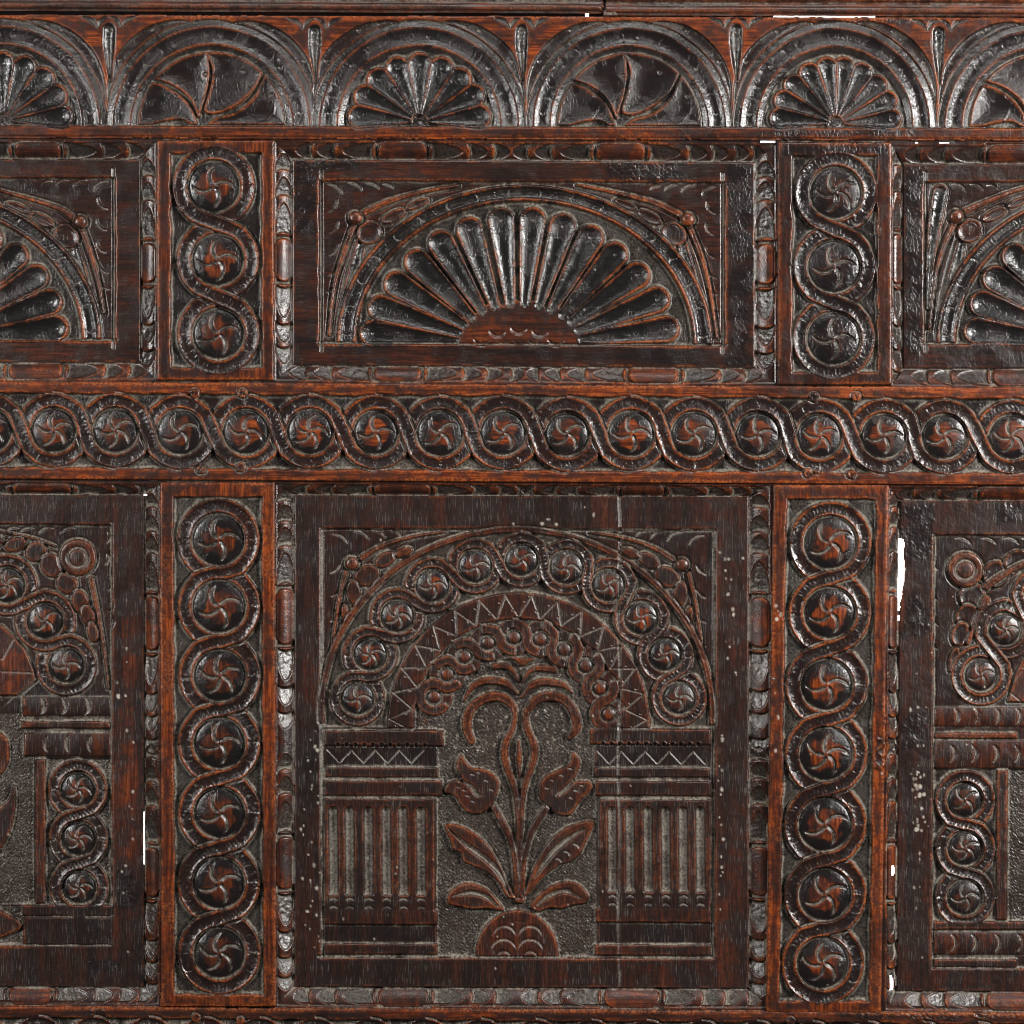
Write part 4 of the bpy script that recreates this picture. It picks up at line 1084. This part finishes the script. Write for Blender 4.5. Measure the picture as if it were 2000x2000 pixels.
def ground_mat(B, x0, x1, y0, y1):
    W = B.win(x0, x1, y0, y1); gm = ss(-(B.H[W] - PZ), 8.0, 9.2)
    B.H[W] += gm * rng.normal(0, .55, B.H[W].shape); B.xdust[W] = np.maximum(B.xdust[W], .10 * gm)

# left lower bay
B = Board('pillar_panel', XL, 318, 938, 1976, M_LOW, .003, cx=150, label='left lower panel with a guilloche pillar and a big button')
B.red = .08 + .10 * vnoise(B.X, B.Y, 16, 220, seed=45) + .5 * np.exp(-((B.X - 248) / 16) ** 2) * ss(B.Y, 1150, 1300) * ss(1720 - B.Y, 0, 60); B.black = .4 * ss(vnoise(B.X, B.Y, 70, 120, seed=46), -.1, .6)
ring(B, -660, 312, 944, 1966, -620, 279, 966, 1931, dict(t=[(23, 136)], b=[(15, 99)], r=[(1166, 1270), (1657, 1753)]), .45)
B.rect(-500, 213, 1025, 1850, z - 6, None, 2.0, .14, .5); B.cut(np.array([(214, 1022), (213, 1400), (215, 1770)], float), 3.5, 3)
for x, y in ((192, 1048), (190, 1090), (196, 1140), (198, 1182), (200, 1214)): B.arc(x, y, 17, -60, 40, 6, 3.5)
for x in (22, 52, 90, 132): B.arc(x, 1052, 22, 60, 160, 6, 3.5, out=False)
B.band(catmull([(-60, 1026), (0, 1040), (60, 1052), (104, 1068)], 5), (2.2), z - 1.5, 0, lab=B.piece('rib'), moat=4, red=.3)
B.band(catmull([(174, 1131), (186, 1190), (198, 1260), (209, 1346)], 5), np.linspace(5, 2, 16), z - 1.5, .8, lab=B.piece('rib'), moat=4, red=.3)
for x, y, r1, r2, rot in ((26, 1064, 22, 14, -.3), (66, 1078, 22, 19, -.5), (97, 1105, 22, 24, -.6), (127, 1140, 20, 22, -.8), (153, 1176, 16, 24, -.3), (168, 1204, 14, 20, -.3), (178, 1236, 11, 20, -.2), (-20, 1058, 22, 12, 0)):
    a = np.linspace(0, 2 * PI, 12, endpoint=False)
    q = np.stack([x + r1 * np.cos(a) * math.cos(rot) - r2 * np.sin(a) * math.sin(rot), y + r1 * np.cos(a) * math.sin(rot) + r2 * np.sin(a) * math.cos(rot)], -1)
    B.poly(q, z - 1.5, B.piece('petal'), 3, dome=.7, span=7, moat=3.0, red=.26, black=.5)
big_button(B, 148, 1089, 36)
W = B.win(XL, 66, 1215, 1400)
if W is not None:
    B.poly([(-150, 1225), (0, 1222), (22, 1244), (45, 1270), (61, 1308), (66, 1330), (40, 1352), (-10, 1388), (-150, 1388)], z - 1.5, B.piece('zigzag_arch'), 0, red=.45, black=.1, moat=3)
    for P in ([(0, 1290), (22, 1250)], [(0, 1314), (64, 1316)], [(0, 1384), (64, 1328)], [(-40, 1310), (0, 1370)]): B.cut(np.array(P, float), 2.2, 2.2, False)
B.rect(-150, 62, 1395, 1850, GR, None, 2, .05, .5); B.rect(-150, 40, 1360, 1400, GR, None, 2, .05, .5)
guilloche(B, [(-72, 1092), (9, 1144), (84, 1214), (126, 1301)], 48.5, 11.5, 34, GR, z, flip=True, hatch=.9, hollow=3, redb=.7, rimred=.6, ends=(False, True))
tongues(B, 40, 213, 1363, 1400, (80, 122, 168), z - 1)
slab(B, 38, 212, 1411, 1424, z - 1.0)
tongues(B, 43, 213, 1434, 1479, (82, 124, 168), z - .5, True)
slab(B, 66, 85, 1486, 1768, z - 1.2, 'pillar_edge', .35, .3)
B.rect(86, 212, 1484, 1770, GR, None, 2, .05, .55)
guilloche(B, [(148, 1544), (149, 1641), (151, 1737)], 47, 11.5, 32, GR, z - .5, hatch=.8, hollow=3, redb=.5, rimred=.3)
B.rect(-20, 220, 1771, 1792, z - 1.2, B.piece('plinth'), 1.6, .15, .6); B.rect(40, 214, 1795, 1849, z - 1.0, B.piece('plinth'), 1.6, .12, .6)
B.rect(-150, 40, 1771, 1850, GR, None, 2, .05, .5)
B.poly([(22, 1534), (27, 1556), (22, 1606), (0, 1660), (-40, 1700), (-40, 1600), (0, 1575), (14, 1560)], TOPF, B.piece('leaf'), 4, red=.35, moat=2)
B.poly([(-20, 1436), (8, 1442), (14, 1475), (8, 1502), (-20, 1530)], TOPF, B.piece('leaf'), 4, red=.35, moat=2)
B.poly([(-40, 1770), (0, 1784), (38, 1808), (22, 1826), (-40, 1840)], TOPF, B.piece('leaf'), 4, red=.25, moat=2)
ground_mat(B, XL, 214, 1395, 1850)
lumps(B, 175, 235, 1880, 1900, .9, 5, seed=91, soft=8, sy=9); lumps(B, 225, 262, 1700, 1780, .6, 5, seed=92, soft=14)
xg = 279.5
B.spots(222, 265, 1060, 1900, 26, (1.2, 3.4)); B.spots(40, 210, 1380, 1760, 24, (1, 2))
B.fhole |= ((B.X[:-1, :-1] <= xg) & (B.X[1:, 1:] > xg) & (B.Y[:-1, :-1] > 1586) & (B.Y[:-1, :-1] < 1690))
B.hole |= (np.abs(B.X - 281.5) < 3) & (np.abs(B.Y - 966.5) < 1.2)
B.build(skirt=False, wear=.55, dust=1.3, rough=.55, dtop=.6)

# right lower bay
B = Board('pillar_panel', 1716, XR, 942, 1990, M_LOW, .003, -.006, 1870, 1200, label='right lower panel with a guilloche pillar, a ragged gap at its edge')
B.red = .14 + .14 * vnoise(B.X, B.Y, 16, 220, seed=47); B.black = .45 * ss(vnoise(B.X, B.Y, 70, 120, seed=48), -.3, .6)
ring(B, 1734, 2700, 950, 1977, 1758, 2670, 977, 1940, dict(t=[(1915, 2010)], b=[(1934, 2030)], l=[(1164, 1267), (1653, 1759)]), .45)
B.rect(1829, 2600, 1045, 1895, z - 6, None, 2.0, .12, .5); B.cut(np.array([(1828, 1045), (1829, 1400), (1829, 1893)], float), 3.5, 3)
for x, y in ((1846, 1100), (1846, 1160), (1848, 1210), (1846, 1256)): B.arc(x, y, 17, 140, 240, 6, 3.5)
for x in (1880, 1930, 1975, 2010): B.arc(x, 1072, 22, 20, 120, 6, 3.5, out=False)
for x, y, r1, r2, rot in ((1903, 1165, 27, 26, .2), (1893, 1205, 22, 24, .4), (1880, 1240, 17, 24, .3), (1950, 1122, 27, 26, -.5), (1990, 1095, 26, 20, -.4), (1868, 1290, 9, 26, .2)):
    a = np.linspace(0, 2 * PI, 12, endpoint=False)
    q = np.stack([x + r1 * np.cos(a) * math.cos(rot) - r2 * np.sin(a) * math.sin(rot), y + r1 * np.cos(a) * math.sin(rot) + r2 * np.sin(a) * math.cos(rot)], -1)
    B.poly(q, z - 1.5, B.piece('petal'), 3, hollow=3.5, span=14, moat=4.5, red=.25, black=.7)
B.band(catmull([(1930, 1172), (1918, 1200), (1905, 1232), (1894, 1258)], 5), np.linspace(8, 3, 16), z - 1, .5, lab=B.piece('rib'), moat=4, red=.6)
B.band(catmull([(1930, 1146), (1968, 1120), (2010, 1098), (2060, 1080)], 5), np.linspace(7, 4, 16), z - 1, .5, lab=B.piece('rib'), moat=4, red=.6)
big_button(B, 1889, 1113, 35)
B.poly([(1974, 1372), (1984, 1330), (2000, 1290), (2030, 1262), (2150, 1250), (2150, 1376)], z - 1.5, B.piece('zigzag_arch'), 0, red=.45, black=.1, moat=3)
for P in ([(1976, 1352), (2010, 1380)], [(1980, 1340), (2020, 1284)]): B.cut(np.array(P, float), 2.2, 2.2, False)
guilloche(B, [(1921, 1320), (1968, 1230), (2040, 1165), (2130, 1130)], 48, 11.5, 31, GR, z, flip=True, hatch=1.0, hollow=3.4, redb=.5, rimred=.55, ends=(True, False))
tongues(B, 1830, 2150, 1383, 1420, (1874, 1914, 1955, 1996, 2040), z - .5)
slab(B, 1830, 1992, 1433, 1444, z - 1.2, red=.4)
tongues(B, 1830, 2150, 1448, 1502, (1868, 1910, 1952, 1994, 2040), z - .5)
slab(B, 1953, 1974, 1506, 1800, z - 1.2, 'pillar_edge', .35, .3)
B.rect(1831, 1951, 1505, 1801, GR, None, 2, .05, .55); B.rect(1976, 2150, 1505, 1801, GR, None, 2, .05, .5)
guilloche(B, [(1891, 1565), (1892, 1660), (1892, 1756)], 47, 11.8, 33, GR, z - .3, flip=True, hatch=.9, hollow=3.2, redb=.4, rimred=.3)
slab(B, 1830, 2150, 1803, 1819, z - 1.2, 'plinth', .2, .5); tongues(B, 1832, 2150, 1824, 1868, (1872, 1912, 1958, 2002), z - 1); slab(B, 1832, 1994, 1877, 1893, z - 1.2, 'plinth', .25, .5)
ground_mat(B, 1976, XR, 1505, 1801)
lumps(B, 1764, 1824, 985, 1090, .7, 5.5, seed=93, soft=16); lumps(B, 1770, 1815, 1170, 1240, .9, 6, seed=94, soft=14, sy=9); lumps(B, 1770, 1815, 1400, 1465, 1.1, 6, seed=95, soft=12, sy=11)
lumps(B, 1950, 2000, 985, 1020, .9, 5, seed=96, soft=10, sy=14)
xx = B.X + B.lean * (B.Y - B.cy)
B.spots(1788, 1815, 1500, 1640, 34, (1.4, 4.5)); B.spots(1765, 1830, 1200, 1900, 40, (1, 2.4)); B.spots(1840, 1990, 1100, 1480, 20, (1, 2))
rag = 2.0 * vnoise(xx, B.Y, 40, 13, seed=5) + 1.4 * vnoise(xx, B.Y, 40, 5, seed=6)
g1 = 10.0 * ss(B.Y, 1051, 1056) * (1 - ss(B.Y, 1120, 1214)) + .5
B.hole |= (xx > 1757.5) & (xx < 1757.5 + g1 + rag) & (B.Y > 1052) & (B.Y < 1212)
B.hole |= (xx > 1744) & (xx < 1748.5 - ((B.Y - 1702) / 9) ** 2) & (B.Y > 1694) & (B.Y < 1711)
B.hole |= (xx > 1741) & (xx < 1746) & (B.Y > 1909) & (B.Y < 1936) & (xx < 1741 + (B.Y - 1905) * .35)
B.build(skirt=False, wear=.75, dust=.9, rough=.7, dtop=.5)
